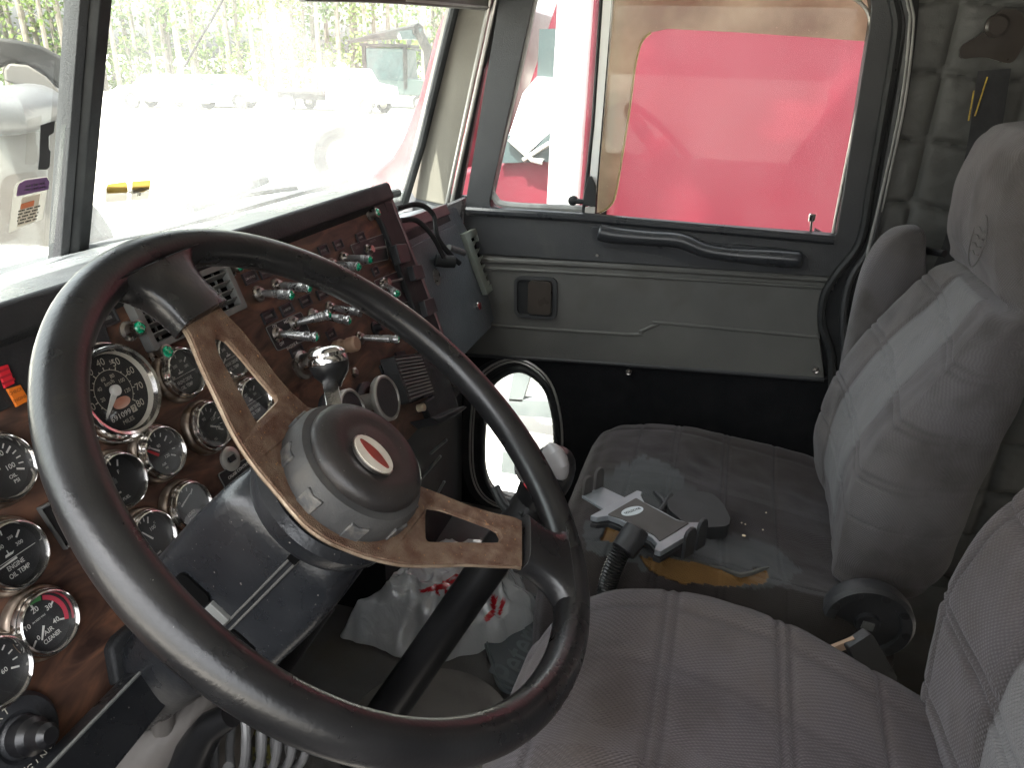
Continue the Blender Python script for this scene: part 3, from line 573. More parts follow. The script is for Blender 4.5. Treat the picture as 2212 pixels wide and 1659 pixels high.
# hood (eyebrow) and top: profile swept along x, with the end sloping to the windshield
def top_prof(x):
    yw=.83-.14*abs(x)
    q=[PANEL.p(0,bb,cc) for bb,cc in ((.150,-.004),(.161,.004),(.165,.013),(.187,.014),(.1915,.011))]
    return [(k[1],k[2]) for k in q]+[(.605,.946),(.70,.930),(yw-.03,.905),(yw+.03,.892),(yw+.03,.86)]
xs=[-.95,-.7,-.45,-.25,0,.2,.36,.405,.425,.434]
P=[]
for i,x in enumerate(xs):
    pr_=top_prof(x); k=[0,0,0,0,0,0,0,.002,.008,.018][i]
    P.append([A(x,y,z-k*(1 if z>.9 else 0)) for y,z in pr_])
mb=MB(); mb.grid(P,cap=True); obj('dash_top',mb,M['dash'],da,smooth=30,bevel=.002)
mb=MB(); mb.prism(Frame(PANEL.p(-.95,0,0),PANEL.ez,PANEL.ey,PANEL.ex),[(-.006,.148),(.006,.160),(.0165,.164),(.0165,.1885),(.013,.1935),(-.002,.1935)],0,1.386); obj('hood_lip',mb,M['dashdark'],da,bevel=.003)
mb=MB(); mb.prism(Frame((0,0,0),(0,1,0),(0,0,1)),[(.57,.93),(.45,.56),(.46,.52),(.83,.50),(.80,.885)],.400,.430); obj('end_panel',mb,M['dashdark'],da,bevel=.002)
mb=MB(); mb.box(WORLD,-.95,.42,.53,.93,.42,.56); obj('lower_dash',mb,M['carpet_black'],da)
# clips down the right border
for q in (((832,535),(856,532),(866,570),(843,577)),((868,580),(889,577),(898,606),(876,612)),((893,655),(915,648),(925,678),(903,690))):
    mb=MB(); mb.prism(PANEL,[tuple(PN(*k)) for k in q],.008,.022); obj('border_clip',mb,M['black'],da,bevel=.002)
# long toggle-plate
def plate(px,h=.002,mt='dial',name='switch_plate',rim=True,parent=da):
    P_=roundpoly([PN(*k) for k in px],.004,4); m_=MB(); m_.prism(PANEL,P_,0,h); o=obj(name,m_,M[mt],parent,smooth=0)
    if rim:
        m2=MB(); m2.tube([PANEL.p(q[0],q[1],h) for q in P_],.0007,5,closed=True); obj('plate_rim',m2,M['vent'],o)
    return o
pl=plate(((571,708),(648,674),(672,730),(597,759)))
mb=MB()
text(mb,'ON',PANEL.hf(590,705),height=.0042,c=.0024); text(mb,'OFF',PANEL.hf(606,743),height=.0042,c=.0024); text(mb,'HIGH',PANEL.hf(617,694),height=.0042,c=.0024); text(mb,'MED',PANEL.hf(625,713),height=.0042,c=.0024); text(mb,'ENGINE B',PANEL.hf(628,747),height=.0042,c=.0024)
obj('lettering',mb,M['white'],pl,smooth=0)
pl=plate(((755,530),(827,505),(838,560),(775,575)),h=.0015)
mb=MB(); text(mb,'LOCK',PANEL.hf(771,534),height=.0038,c=.0018); text(mb,'UNLOCK',PANEL.hf(803,520),height=.0038,c=.0018); obj('lettering',mb,M['vent'],pl,smooth=0)
pl=plate(((806,607),(865,583),(885,650),(830,668)),h=.0015)
mb=MB(); text(mb,'LOCK',PANEL.hf(834,592),height=.0038,c=.0018); obj('lettering',mb,M['vent'],pl,smooth=0)
pl=plate(((468,1025),(540,985),(560,1030),(492,1070)),h=.002)
mb=MB(); text(mb,'CRUISE CONTROL',PANEL.hf(513,1016),width=.040,c=.0024); text(mb,'ON',PANEL.hf(498,1046),height=.0045,c=.0024); obj('lettering',mb,M['white'],pl,smooth=0)
# small framed legends
for i,(u,v,wd) in enumerate([(538.7,600,.028),(572,588,.026),(729,529,.026),(697,541,.026),(777.6,512.5,.026),(693.5,635.3,.024),(658,650.5,.026),(618,669,.028),(579,684,.028),(713.7,723,.022),(639.7,759.8,.028),(828,795,.024),(809.5,586.6,.02),(225,690,.03)]):
    fr=PANEL.hf(u,v); m_=MB(); m_.prism(fr,rrect(-wd/2,wd/2,-.0078,.0078,.001,2),0,.0035,[rrect(-wd/2+.0022,wd/2-.0022,-.0056,.0056,.0006,2)]); o=obj('legend_frame',m_,M['black'],da,bevel=.0004,seg=1)
    m_=MB(); m_.box(fr,-wd/2+.002,wd/2-.002,-.0056,.0056,0.0004,.0012); obj('legend_card',m_,M['dial'],o,smooth=0)
    m_=MB()
    if i==0: text(m_,'CAB LTS ICC',fr,width=wd*.72,c=.0016)
    else:
        r0=random.Random(i)
        x=-wd*.36
        while x<wd*.36-.002:
            l=r0.uniform(.0012,.0022); m_.box(fr,x,x+l*.8,-.0016,.0016,.0013,.0016); x+=l+(.0015 if r0.random()<.2 else .0003)
    obj('legend_print',m_,M['vent'] if i else M['white'],o,smooth=0)
# toggle switches
def toggle(bu,bv,tu,tv,jewel=True,h=.047,mt='chrome'):
    b=PANEL.hf(bu,bv); o=obj('toggle_switch',MB().lathe(b,[(.0105,0),(.0105,.0025),(.0085,.0045),(.0075,.0045),(.0065,.008),(.004,.009),(0,.009)],22),M['chrome_dull'],da)
    p0=b.p(0,0,.006); a_,b_=PANEL.hit(tu,tv,h); p1=PANEL.p(a_,b_,h); f=frame_to(p0,p1); L_=np.linalg.norm(p1-p0)
    pr_=[(.0035,0),(.0048,.006),(.0056,L_*.55),(.0060,L_-.018)]
    for k in range(3): z=L_-.016+k*.0028; pr_+=[(.0066,z),(.0066,z+.0014),(.0056,z+.0016)]
    pr_+=[(.006,L_-.006),(.0072,L_-.004),(.0072,L_),(.0058,L_+.0003),(0,L_-.001)]
    obj('toggle_lever',MB().lathe(f,pr_,18),M['lever'],o)
    if jewel: obj('jewel_tip',MB().lathe(f,[(.0062,L_-.0005),(.0055,L_+.0014),(.0028,L_+.003),(0,L_+.0026)],8),M['jewel'],o,smooth=0)
for t in [(557,635,630,637),(597,618,669,622),(742,558,800,561),(716,572,775,576),(633,699,711,679),(712,666,780,675),(675,682,755,692),(597,723,684,728),(776,731,859,733),(826,617,857,634)]: toggle(*t,jewel=(t[0]!=712))
for (bu,bv,tu,tv) in ((793,541,832,533),(829,612,868,603)):
    b=PANEL.hf(bu,bv); o=obj('lock_lever',MB().lathe(b,[(.010,0),(.010,.004),(.007,.006),(.006,.012),(0,.012)],20),M['chrome_dull'],da)
    m_=MB(); q1=PN(tu,tv,.01); m_.tube([b.p(0,0,.009),PANEL.p(q1[0],q1[1],.010)],.0022,8); obj('lever_pin',m_,M['vent'],o)
o=obj('toggle_stub',MB().lathe(PANEL.hf(809,709),[(.011,0),(.011,.003),(.007,.004),(.006,.016),(0,.016)],20),M['black'],da)
# indicator jewels
for (u,v,nm) in ((284,715,''),(345,766,''),(806,463,''),(503,580,''),(969,830,'')):
    b=PANEL.hf(u-8,v+1)
    if u==969: b=Frame(X_(968,830,.40),PANEL.ex,PANEL.ey,PANEL.ez)
    o=obj('indicator_lamp',MB().lathe(b,[(.0105,0),(.0105,.002),(.0072,.004),(.0072,.013),(.0082,.0135),(.0082,.0165),(.0066,.017)],24),M['chrome_dull'],da)
    obj('jewel_lens',MB().lathe(b,[(.0068,.0165),(.0058,.019),(.003,.021),(0,.0205)],9),M['jewel'],o,smooth=0)
o=obj('pull_cap',MB().lathe(PANEL.hf(727,753),[(.0125,0),(.0125,.010),(.010,.012),(.0095,.02),(.0115,.022),(.0115,.034),(.009,.037),(0,.037)],22),M['brass'],da)
o=obj('panel_bolt',MB().lathe(PANEL.hf(764,805),[(.008,0),(.008,.004),(.005,.006),(0,.006)],6),M['chrome_dull'],da)
o=obj('lighter_socket',MB().lathe(PANEL.hf(652,789),[(.020,0),(.020,.004),(.015,.006),(.014,.022),(.019,.024),(.019,.034),(.016,.036),(0,.03)],28),M['chrome_dull'],da)
o=obj('key_switch',MB().lathe(PANEL.hf(495,992),[(.0145,0),(.0145,.003),(.012,.0045),(.008,.0045),(.0075,.0025),(0,.0025)],28),M['alu'],da)
obj('key_slot',MB().box(PANEL.hf(495,992),-.0045,.0045,-.0032,.0032,.003,.0055),M['dial'],o)
o=obj('cap_plug',MB().lathe(PANEL.hf(903,882),[(.007,0),(.007,.012),(.0045,.014),(0,.014)],18),M['ivory'],da)
# air valve pull knobs
for (u,v,du,dv,R0) in ((792,867,838,859,.034),(716,892,763,886,.030)):
    b=PANEL.hf(u,v); o=obj('valve_knob',MB().lathe(b,[(.030,0),(.030,.006),(.024,.010),(.020,.010)],32),M['black'],da)
    a_,b_=PANEL.hit(du,dv,.062); p1=PANEL.p(a_,b_,.062); p0=b.p(0,0,.0); f=frame_to(p0,p1,up=PANEL.ey); L_=np.linalg.norm(p1-p0)
    f=Frame(p0,PANEL.ex,PANEL.ey,PANEL.ez); f=Frame(PANEL.p(a_,b_,0),PANEL.ex,PANEL.ey,PANEL.ez)
    obj('knob_stem',MB().lathe(f,[(.0125,0),(.0125,.035),(.0145,.044),(.016,.056)],28),M['alu'],o)
    obj('knob_rim',MB().lathe(f,[(.012,.050),(R0-.002,.052),(R0,.055),(R0,.061),(R0-.002,.063),(R0-.0045,.063),(R0-.005,.060)],48),M['alu'],o)
    obj('knob_face',MB().lathe(f,[(R0-.0045,.0605),(R0-.008,.0612),(0,.0612)],40),M['door_black'],o)
# ridged rubber pad and black holder at the lower right corner
b=[PN(*k,.02) for k in ((838,772),(903,766),(934,852),(873,874))]
mb=MB(); mb.prism(PANEL,roundpoly(b,.006,4),.004,.03); o=obj('ridged_pad',mb,M['door_black'],da,bevel=.003)
mb=MB()
for k in range(12):
    t=.08+.84*k/11; p0=b[0]*(1-t)+b[3]*t; p1=b[1]*(1-t)+b[2]*t; mb.tube([PANEL.p(*(p0*.95+p1*.05),.0305),PANEL.p(*(p0*.12+p1*.88),.0305)],.0014,6)
obj('pad_ridges',mb,M['vent'],o)
mb=MB(); b=[PN(*k,.012) for k in ((905,760),(945,748),(990,880),(930,905),(915,870),(936,856))]; mb.prism(PANEL,b,.0,.014); o=obj('phone_bracket',mb,M['black'],da,bevel=.003)
mb=MB(); b=[PN(*k,.03) for k in ((915,905),(933,920),(983,893),(996,882),(988,880),(940,902))]; mb.prism(PANEL,b,.0,.045); obj('bracket_lip',mb,M['black'],o,bevel=.003)
mb=MB(); mb.prism(PANEL,roundpoly([PN(*k) for k in ((850,762),(870,758),(877,775),(857,780))],.002),0,.004); obj('blank_plate',mb,M['black'],da,bevel=.001)
# air vent with louvres
vf=PANEL.at(-.127,.131,0); W2,H2=.0815,.030
mb=MB(); mb.prism(vf,rrect(-W2,W2,-H2,H2,.003,3),0,.012,[rrect(-W2+.008,-.004,-H2+.007,H2-.007,.002,2),rrect(.004,W2-.008,-H2+.007,H2-.007,.002,2)]); ve=obj('air_vent',mb,M['vent'],da,bevel=.0012)
mb=MB(); mb.box(vf,-W2+.004,W2-.004,-H2+.004,H2-.004,.0002,.001); obj('vent_back',mb,M['dark'],ve)
for s in (-1,1):
    for k in range(4):
        z=-.016+k*.0106; mb=MB(); mb.prism(Frame(vf.p(min(s*.004,s*.0735),z,.006),vf.ez,vf.ey,vf.ex),[(-.005,-.003),(.0045,.0022),(.0045,.0035),(-.005,-.0015)],0,.0695); obj('louvre',mb,M['vent'],ve,smooth=0)
    for k in range(3):
        mb=MB(); x=s*(.02+k*.019); mb.box(vf,x-.0008,x+.0008,-.022,.022,.001,.004); obj('louvre',mb,M['vent'],ve,smooth=0)
# warning lamps
for px,mt,ln in ((((-8,794),(14,788),(29,829),(8,840)),'lamp_red',None),(((12,841),(41,832),(61,866),(34,880)),'lamp_amber',('CHECK','ENGINE'))):
    mb=MB(); mb.prism(PANEL,[tuple(PN(*k,.004)) for k in px],.003,.0062); o=obj('warning_lamp',mb,M[mt],da,bevel=.0006)
    mb=MB(); c_=np.mean([PN(*k,.0055) for k in px],0)
    if ln: text(mb,ln[0],PANEL.at(c_[0],c_[1]+.004,.0058),width=.013,c=.0008); text(mb,ln[1],PANEL.at(c_[0],c_[1]-.003,.0058),width=.013,c=.0008); obj('lamp_text',mb,M['amberdark'],o,smooth=0)
    else:
        for k in range(3): mb.box(PANEL.at(c_[0],c_[1]+.005-.005*k,.0058),-.006,.006,-.001,.001,.0002,.0006)
        obj('lamp_text',mb,mat('lamp_red_text',(.35,.01,.02),(.3,.01,.02),10,.5),o,smooth=0)
# recessed square blank behind the wheel (left)
fr=PANEL.at(*PN(112,1140),0); q=[PN(*k) for k in ((76,1098),(118,1077),(160,1160),(137,1190))]
mb=MB(); mb.prism(PANEL,[tuple(k) for k in q],0,.006,[[tuple(k*.86+np.mean(q,0)*.14) for k in q]]); o=obj('blank_socket',mb,M['vent'],da,bevel=.001)
mb=MB(); mb.prism(PANEL,[tuple(k*.9+np.mean(q,0)*.1) for k in q],0,.0015); obj('socket_face',mb,M['dial'],o,smooth=0)
# ---- gauges
def arc_ticks(m_,R,n,a0,a1,l,w_,c,major=()):
    for i in range(n):
        t=R_(a0+(a1-a0)*i/(n-1)); e=(math.cos(t),math.sin(t)); ll=l*(1.6 if i in major else 1); ww=w_*(1.5 if i in major else 1)
        p0=A(*e)*(R-ll);p1=A(*e)*R;nn=A(-e[1],e[0])*ww/2
        yield [p0-nn,p1-nn,p1+nn,p0+nn]
def gauge(u,v,Rb,lines=(),ticks=(5,200,20,()),nums=(),needle=200,nlen=.62,extra=None,npiv=(0,-.1),half=False,mk='white'):
    g=PANEL.hf(u,v,.004)
    g=PANEL.at(*PN(u,v,.016),0)
    R=Rb*.955
    o=obj('gauge',MB().lathe(g,[(R*.97,.006),(R*.99,.0085),(R*.985,.012),(R*.95,.0145),(R*.93,.0140),(R*.92,.015),(R*.89,.018),(R*.85,.0188),(R*.815,.0165),(R*.805,.0082)],56),M['chrome'],da)
    obj('bezel_flange',MB().lathe(g,[(R*1.09,0),(R*1.085,.003),(R*1.06,.0065),(R*1.0,.0085),(R*.96,.0088)],48),M['grime'],o)
    obj('dial',MB().disc(g,R*.81,.0085,44),M['dial'],o,smooth=0)
    f=g.at(-.0008,0,.0087); r=R*.80; m_=MB()
    n,a0,a1,maj=ticks
    for q in arc_ticks(m_,r*.9,n,a0,a1,r*.17,r*.042,0,maj): m_.prism(f,[tuple(k) for k in q],0,.0003)
    for s,x,y,h in nums: text(m_,s,f.at(x*r,y*r),height=.82*h*r*(.62 if len(s)>4 else 1),c=.0002,bold=.01)
    for i,s in enumerate(lines):
        wd=(.98 if len(s)>9 else .075*len(s)+.18); text(m_,s,f.at(0.02*r,(-.36-.27*i)*r),width=min(wd,1.25)*r,height=.17*r,c=.0002,bold=.012)
    if lines and half: m_.box(f,-r*.93,r*.93,-.125*r,-.105*r,0,.0002)
    obj('dial_print',m_,M[mk],o,smooth=0)
    if extra: extra(o,f,r)
    t=R_(needle); pv=A(npiv[0]*r,npiv[1]*r); e=A(math.cos(t),math.sin(t)); nn=A(-e[1],e[0])
    m_=MB(); m_.prism(f,[tuple(pv-nn*r*.035),tuple(pv+e*r*nlen-nn*r*.018),tuple(pv+e*r*nlen+nn*r*.018),tuple(pv+nn*r*.035)],.0022,.003); obj('needle',m_,M['white'],o,smooth=0)
    obj('lens',MB().disc(g,R*.815,.0155,40),M['lens'],o,smooth=0)
    return o
OT=[('200',-.16,.40,.17),('250',.30,.52,.12),('300',.48,.20,.16),('100',-.62,.0,.14),('150',-.50,.34,.11)]
def oilcan(o,f,r):
    m_=MB(); m_.prism(f,[(-.16*r,.0),(.12*r,.0),(.2*r,.08*r),(.12*r,.06*r),(.08*r,.08*r),(-.12*r,.08*r)],0,.0003); m_.box(f,-.02*r,.01*r,.08*r,.2*r,0,.0003); obj('oil_symbol',m_,M['white'],o,smooth=0)
TK=(5,205,40,(0,2,4))
gauge(403,803,.0305,('FRONT DRIVE','OIL TEMP'),TK,OT,205,.45,oilcan,(-.55,-.0),True)
gauge(505,766,.0305,('REAR DRIVE','OIL TEMP'),TK,OT,215,.45,oilcan,(-.4,-.0),True)
gauge(553,863,.0305,('MAIN TRANS','OIL TEMP'),TK,OT,205,.4,oilcan,(-.6,-.0),True)
gauge(36,1197,.0315,('ENGINE','OIL TEMP'),TK,OT,182,.7,oilcan,(.1,-.15),True)
gauge(463,918,.0305,(),(13,215,-35,(0,3,6,9,12)),[('90',-.1,.42,.2),('120',.45,.22,.2),('150',.5,-.28,.2),('60',-.6,.3,.2),('30',-.62,-.1,.16),('0',-.5,-.4,.16),('PSI',.05,-.7,.15)],330,.6,None,(.0,0))
gauge(10,1009,.0315,(),(17,215,-28,(0,4,8,12,16)),[('80',.30,.42,.24),('100',.42,-.12,.22),('40',-.5,.3,.22),('60',-.12,.55,.2),('20',-.55,-.1,.22),('OIL',.32,-.45,.16),('PSI',.36,-.65,.16)],195,.8,None,(0,0))
def redn(o,f,r):
    m_=MB(); m_.prism(f,[(-.55*r,.42*r),(-.62*r,.36*r),(-.2*r,-.1*r),(-.1*r,-.02*r)],.0015,.0022); obj('red_needle',m_,M['lamp_red'],o,smooth=0)
gauge(357,975,.0300,(),(10,165,-35,(0,3,6,9)),[('60',-.35,.45,.16),('90',.12,.28,.18),('120',.3,-.3,.18),('AIR',-.05,-.55,.15),('PSI',.0,-.75,.12)],137,.55,redn,(-.05,.1))
def pump(o,f,r):
    m_=MB(); m_.box(f,-.35*r,-.1*r,-.05*r,.25*r,0,.0003); m_.box(f,-.1*r,-.04*r,-.05*r,.15*r,0,.0003); obj('fuel_symbol',m_,M['vent'],o,smooth=0)
gauge(268,1036,.0300,(),(5,165,60,(0,4)),[('F',.22,.32,.2),('FUEL',.0,-.78,.16),('E',-.62,.2,.18)],178,.4,pump,(-.2,-.42))
gauge(418,1092,.0290,('LOAD','GAUGE'),(6,150,40,(5,)),[('75',-.35,.38,.16),('0',-.6,-.55,.16)],20,.8,None,(-.4,.22))
gauge(334,1160,.0300,(),(7,150,60,(0,6)),[('100',.42,.26,.2),('C',.6,.4,.12),('60',-.5,-.1,.14),('AMB',.1,-.8,.12)],122,.62,lambda o,f,r:None,(.1,-.1))
def air(o,f,r):
    for a0,a1,mt,nm in ((62,-30,'redp','red_band'),(95,66,'greenp','green_band')):
        m_=MB(); P_=[[f.p(rr*r*math.cos(R_(a0+(a1-a0)*k/14)),rr*r*math.sin(R_(a0+(a1-a0)*k/14)),.0004) for rr in (.80,.97)] for k in range(15)]; m_.grid(P_); obj(nm,m_,M[mt],o,smooth=0)
gauge(108,1343,.0300,('AIR','CLEANER'),(5,215,-28,(0,1,2,3,4)),[('20',-.02,.58,.24),('30',.45,.36,.24),('40',.42,-.22,.24),('10',-.52,.22,.22),('0',-.40,-.33,.2),('IN H2O VAC',-.05,.22,.14)],233,.5,air,(-.1,-.05))
gauge(-3,1452,.0310,(),(13,215,-28,(0,4,8,12)),[('60',.35,-.2,.2)],200,.8,None,(0,0))
# speedometer
def speedo():
    g=PANEL.at(*PN(263,843,.018),0); R=.0485
    o=obj('speedometer',MB().lathe(g,[(R*1.06,0),(R*1.06,.004),(R*1.03,.007),(R*1.0,.0075),(R*.99,.012),(R*.96,.018),(R*.90,.021),(R*.84,.020),(R*.81,.015)],72),M['chrome'],da)
    obj('white_ring',MB().lathe(g,[(R*.815,.0155),(R*.805,.0145),(R*.785,.0085)],64),M['emblem'],o)
    obj('dial',MB().disc(g,R*.79,.0088,56),M['dial'],o,smooth=0); f=g.at(-.001,.001,.009); r=R*.78; m_=MB()
    pts=[(.56*r*math.cos(R_(a)),.56*r*math.sin(R_(a))) for a in np.linspace(220,-45,50)]
    P_=[[f.p(x,y,.0002),f.p(x*1.03,y*1.03,.0002)] for x,y in pts]; m_.grid(P_)
    for i in range(17):
        t=R_(220-265*i/16); e=A(math.cos(t),math.sin(t)); nn=A(-e[1],e[0])*r*.012; l=.66 if i%2==0 else .61; m_.prism(f,[tuple(e*r*.56-nn),tuple(e*r*l-nn),tuple(e*r*l+nn),tuple(e*r*.56+nn)],0,.0003)
    for i in range(9):
        if i==0: continue
        t=R_(220-265*i/8); text(m_,str(i*10),f.at(.80*r*math.cos(t),.80*r*math.sin(t)),height=.185*r,c=.0002)
    for s,a in (('20',188),('40',150),('60',108),('80',66),('100',24),('120',-18)):
        t=R_(a); text(m_,s,f.at(.41*r*math.cos(t),.41*r*math.sin(t)),height=.10*r,c=.0002)
    text(m_,'55',f.at(.35*r,.70*r),height=.10*r,c=.0002)
    text(m_,'km/h',f.at(.0,.25*r),width=.3*r,c=.0002); text(m_,'MILES',f.at(.0*r,-.82*r),width=.36*r,c=.0002)
    obj('dial_print',m_,M['cream_mark'],o,smooth=0)
    m_=MB(); text(m_,'691099',f.at(-.14*r,-.62*r),width=.66*r,height=.14*r,c=.0002,bold=.01); obj('odometer_digits',m_,M['white'],o,smooth=0)
    m_=MB(); m_.box(f,.23*r,.39*r,-.71*r,-.53*r,0,.0004); q=obj('odometer_tenth',m_,M['emblem'],o,smooth=0)
    m_=MB(); text(m_,'7',f.at(.31*r,-.62*r),height=.13*r,c=.0006); obj('tenth_digit',m_,M['dial'],o,smooth=0)
    m_=MB(); q=[(.28*r*math.cos(t)*1.0,.145*r*math.sin(t)) for t in np.linspace(0,6.283,28)[:-1]]; q=[(x+.06*r,y-.34*r+.0*x) for x,y in q]; m_.prism(f,q,0,.0004); obj('oval_badge',m_,M['salmon'],o,smooth=0)
    m_=MB(); pv=A(-.02*r,.02*r); e=nrm(A(-.77,-.64)); nn=A(-e[1],e[0])
    m_.prism(f,[tuple(pv-nn*.09*r),tuple(pv+e*r*.25-nn*.07*r),tuple(pv+e*r*.78-nn*.02*r),tuple(pv+e*r*.78+nn*.02*r),tuple(pv+e*r*.25+nn*.07*r),tuple(pv+nn*.09*r)],.003,.0042); m_.lathe(f.at(pv[0],pv[1]),[(.15*r,.002),(.15*r,.005),(.12*r,.0062),(0,.0062)],28)
    obj('needle',m_,M['white'],o,smooth=0)
    obj('lens',MB().disc(g,R*.81,.0152,48),M['lens'],o,smooth=0)
speedo()
# start switch at the lower left
g=PANEL.at(*PN(50,1592,.012),0); o=obj('start_switch',MB().lathe(g,[(.0335,0),(.0335,.006),(.030,.010),(.020,.011),(.017,.009),(.016,.012),(.0125,.016)],48),M['black'],da)
obj('switch_knob',MB().lathe(g,[(.0155,.008),(.0145,.024),(.0105,.028),(.0095,.040),(.006,.044),(0,.044)],32),M['greypart' if False else 'shift'],o)
m_=MB()
for s,a0,fl in (('START',150,1),('ENGINE',-62,-1)):
    for i,ch in enumerate(s):
        t=R_(a0-fl*15*i) if fl==1 else R_(a0-15*(len(s)-1)/1+15*i+0)
        fr=g.at(.0252*math.cos(t),.0252*math.sin(t),.0108,rot=t-math.pi/2 if fl==1 else t+math.pi/2); text(m_,ch,fr,height=.0052,c=.0004)
obj('switch_print',m_,M['cream_mark'],o,smooth=0)
# ---------------- right-hand dash section with glove box
gb=root('glove_box','dark vinyl glove box lid with black plug and small red button, before the door','glove box',(.62,.55,.65))
GH=lambda u,v,c=0:GLOVE.hit(u,v,c)
face=[GH(836,574),(.43,.30),GH(850,430),GH(969,438),GH(988,447),GH(1009,491),GH(1064,619),GH(1079,680),GH(1057,712),GH(1003,760),(.43,0.0)]
a0,a1=.43,.83; bt=GH(969,438)[1]
P_=[(.41,-.005),(GH(1003,760)[0],-.004),(GH(1057,709)[0],-.004),(GH(1079,680)[0],GH(1079,680)[1]),tuple(GH(1066,620)),tuple(GH(1012,495)),tuple(GH(990,448)),tuple(GH(969,438)),(.41,bt)]
mb=MB(); mb.prism(GLOVE,P_,-.12,-.004); obj('housing',mb,M['glove'],gb,bevel=.006)
lid=[GH(878,537),GH(981,484),GH(1057,706),GH(1003,757),(.415,.0)]
mb=MB(); mb.prism(GLOVE,roundpoly([(.418,GH(981,484)[1]),GH(981,484),GH(1057,706),(.418,GH(1057,706)[1])],.006,4),-.003,.006); obj('lid',mb,M['glove'],gb,bevel=.003)
mb=MB(); mb.prism(GLOVE,[tuple(q) for q in (GH(868,507),GH(968,462),GH(975,476),GH(873,524))],-.0035,-.0010); obj('pull_slot',mb,M['rubber'],gb)
mb=MB(); mb.prism(GLOVE,[tuple(q) for q in (GH(852,478),GH(962,441),GH(972,462),GH(866,503))],-.0035,.002); obj('maroon_strip',mb,M['maroon'],gb,bevel=.002)
mb=MB(); f=GLOVE.hf(1031,661,.006); mb.lathe(f,[(.0105,0),(.0105,.004),(.009,.006)],24); o=obj('button_ring',mb,M['chrome'],gb); obj('red_button',MB().lathe(f,[(.009,.004),(.0085,.0075),(0,.008)],20),M['redjewel'],o)
mb=MB(); f=GLOVE.hf(943,598,.006); mb.lathe(f,[(.018,.0004),(.016,-.0),(.012,.0012),(0,.0012)],24); obj('recess_ring',mb,M['chrome_dull'],gb)
# side vent on the chamfer
sq=[GH(993,506,.0),GH(1018,495,.0),GH(1066,619,.0),GH(1044,638,.0)]
vp=root('side_vent','grey-green plastic demister vent at the right edge of the glove box','vent',GLOVE.p(*np.mean(sq,0),0))
mb=MB(); hol=[]; c_=np.mean(sq,0)
q=[k*.8+c_*.2 for k in sq]; e0=q[0]*.68+q[1]*.32; e1=q[3]*.68+q[2]*.32
hol=[tuple(e0*.98+e1*.02),tuple(q[1]),tuple(q[2]),tuple(e1)]
mb.prism(GLOVE,[tuple(k) for k in sq],-.002,.012,[hol]); obj('vent_frame',mb,M['ventlight'],vp,bevel=.0015)
mb=MB(); mb.prism(GLOVE,hol,-.001,.001); obj('vent_back',mb,M['dark'],vp)
for k in range(6):
    t=(k+.5)/6; p=A(*hol[0])*(1-t)+A(*hol[3])*t; q2=A(*hol[1])*(1-t)+A(*hol[2])*t; d_=(A(*hol[3])-A(*hol[0]))/6*.55
    mb=MB(); mb.prism(GLOVE,[tuple(p),tuple(q2),tuple(p+d_)],.003,.009); obj('vent_fin',mb,M['ventlight'],vp,smooth=0)
# open tray behind the glove box
tr=root('dash_tray','shallow open black tray on top of the dash in front of the windshield corner','tray',(.65,.66,.83))
zt=GLOVE.p(*GH(969,438),0)[2]-.004
mb=MB(); ty=GLOVE.p(.5,bt,0)[1]
mb.box(WORLD,.43,.93,ty,.80,zt-.06,zt-.045); mb.box(WORLD,.43,.93,ty,ty+.012,zt-.05,zt-.001); mb.box(WORLD,.915,.93,ty,.80,zt-.05,zt+.002); mb.box(WORLD,.43,.93,.765,.80,zt-.05,zt+.004); obj('tray_body',mb,M['dash'],tr,bevel=.003)
# cord draped over the tray into the lid connector
cd=root('power_cord','thin black cord looped over the dash edge and plugged in beside the glove box lid','cord',GLOVE.p(*GH(943,575),.03))
kp=[GLOVE.p(*GH(*q),c) for q,c in (((858,450),.0),((885,446),.02),((908,470),.03),((918,520),.03),((950,560),.03),((965,575),.032))]
kq=[GLOVE.p(*GH(*q),c) for q,c in (((856,478),.01),((880,480),.02),((905,515),.03),((935,570),.03))]
mb=MB(); mb.tube(catmull(kp,8),.0055,8,sx=.5); mb.tube(catmull(kq,8),.0055,8,sx=.5); obj('cord_loop',mb,M['rubber'],cd)
f=GLOVE.hf(943,571,.008); mb=MB(); mb.tube([f.p(-.006,.010,.004),f.p(.004,.002,.02),f.p(.016,-.004,.034)],.0135,12); obj('plug_body',mb,M['rubber'],cd,bevel=.001)
mb=MB(); mb.tube([GLOVE.p(*GH(942,540),.03),GLOVE.p(*GH(972,552),.034)],.007,10); obj('cord_sleeve',mb,M['cable'],cd)
# lower centre console (heater box)
hb=root('heater_box','black heater box under the dash between the column and the passenger door','heater box',(.3,.6,.2))
mb=MB(); mb.box(WORLD,.10,.40,.66,.93,.12,.50); obj('box_body',mb,M['dashdark'],hb,bevel=.012)
f=Frame((.402,0,0),(0,-1,0),(0,0,1)); mb=MB()
for a,b in (((930,980),(965,950)),((905,1040),(952,985)),((935,1085),(960,1040))): mb.tube([X_(*a,.403),X_(*b,.403)],.003,6)
obj('box_seam',mb,M['vent'],hb)
mb=MB(); mb.box(WORLD,.405,.93,.60,.93,.0,.60); obj('kick_panel',mb,M['carpet_black'],hb)
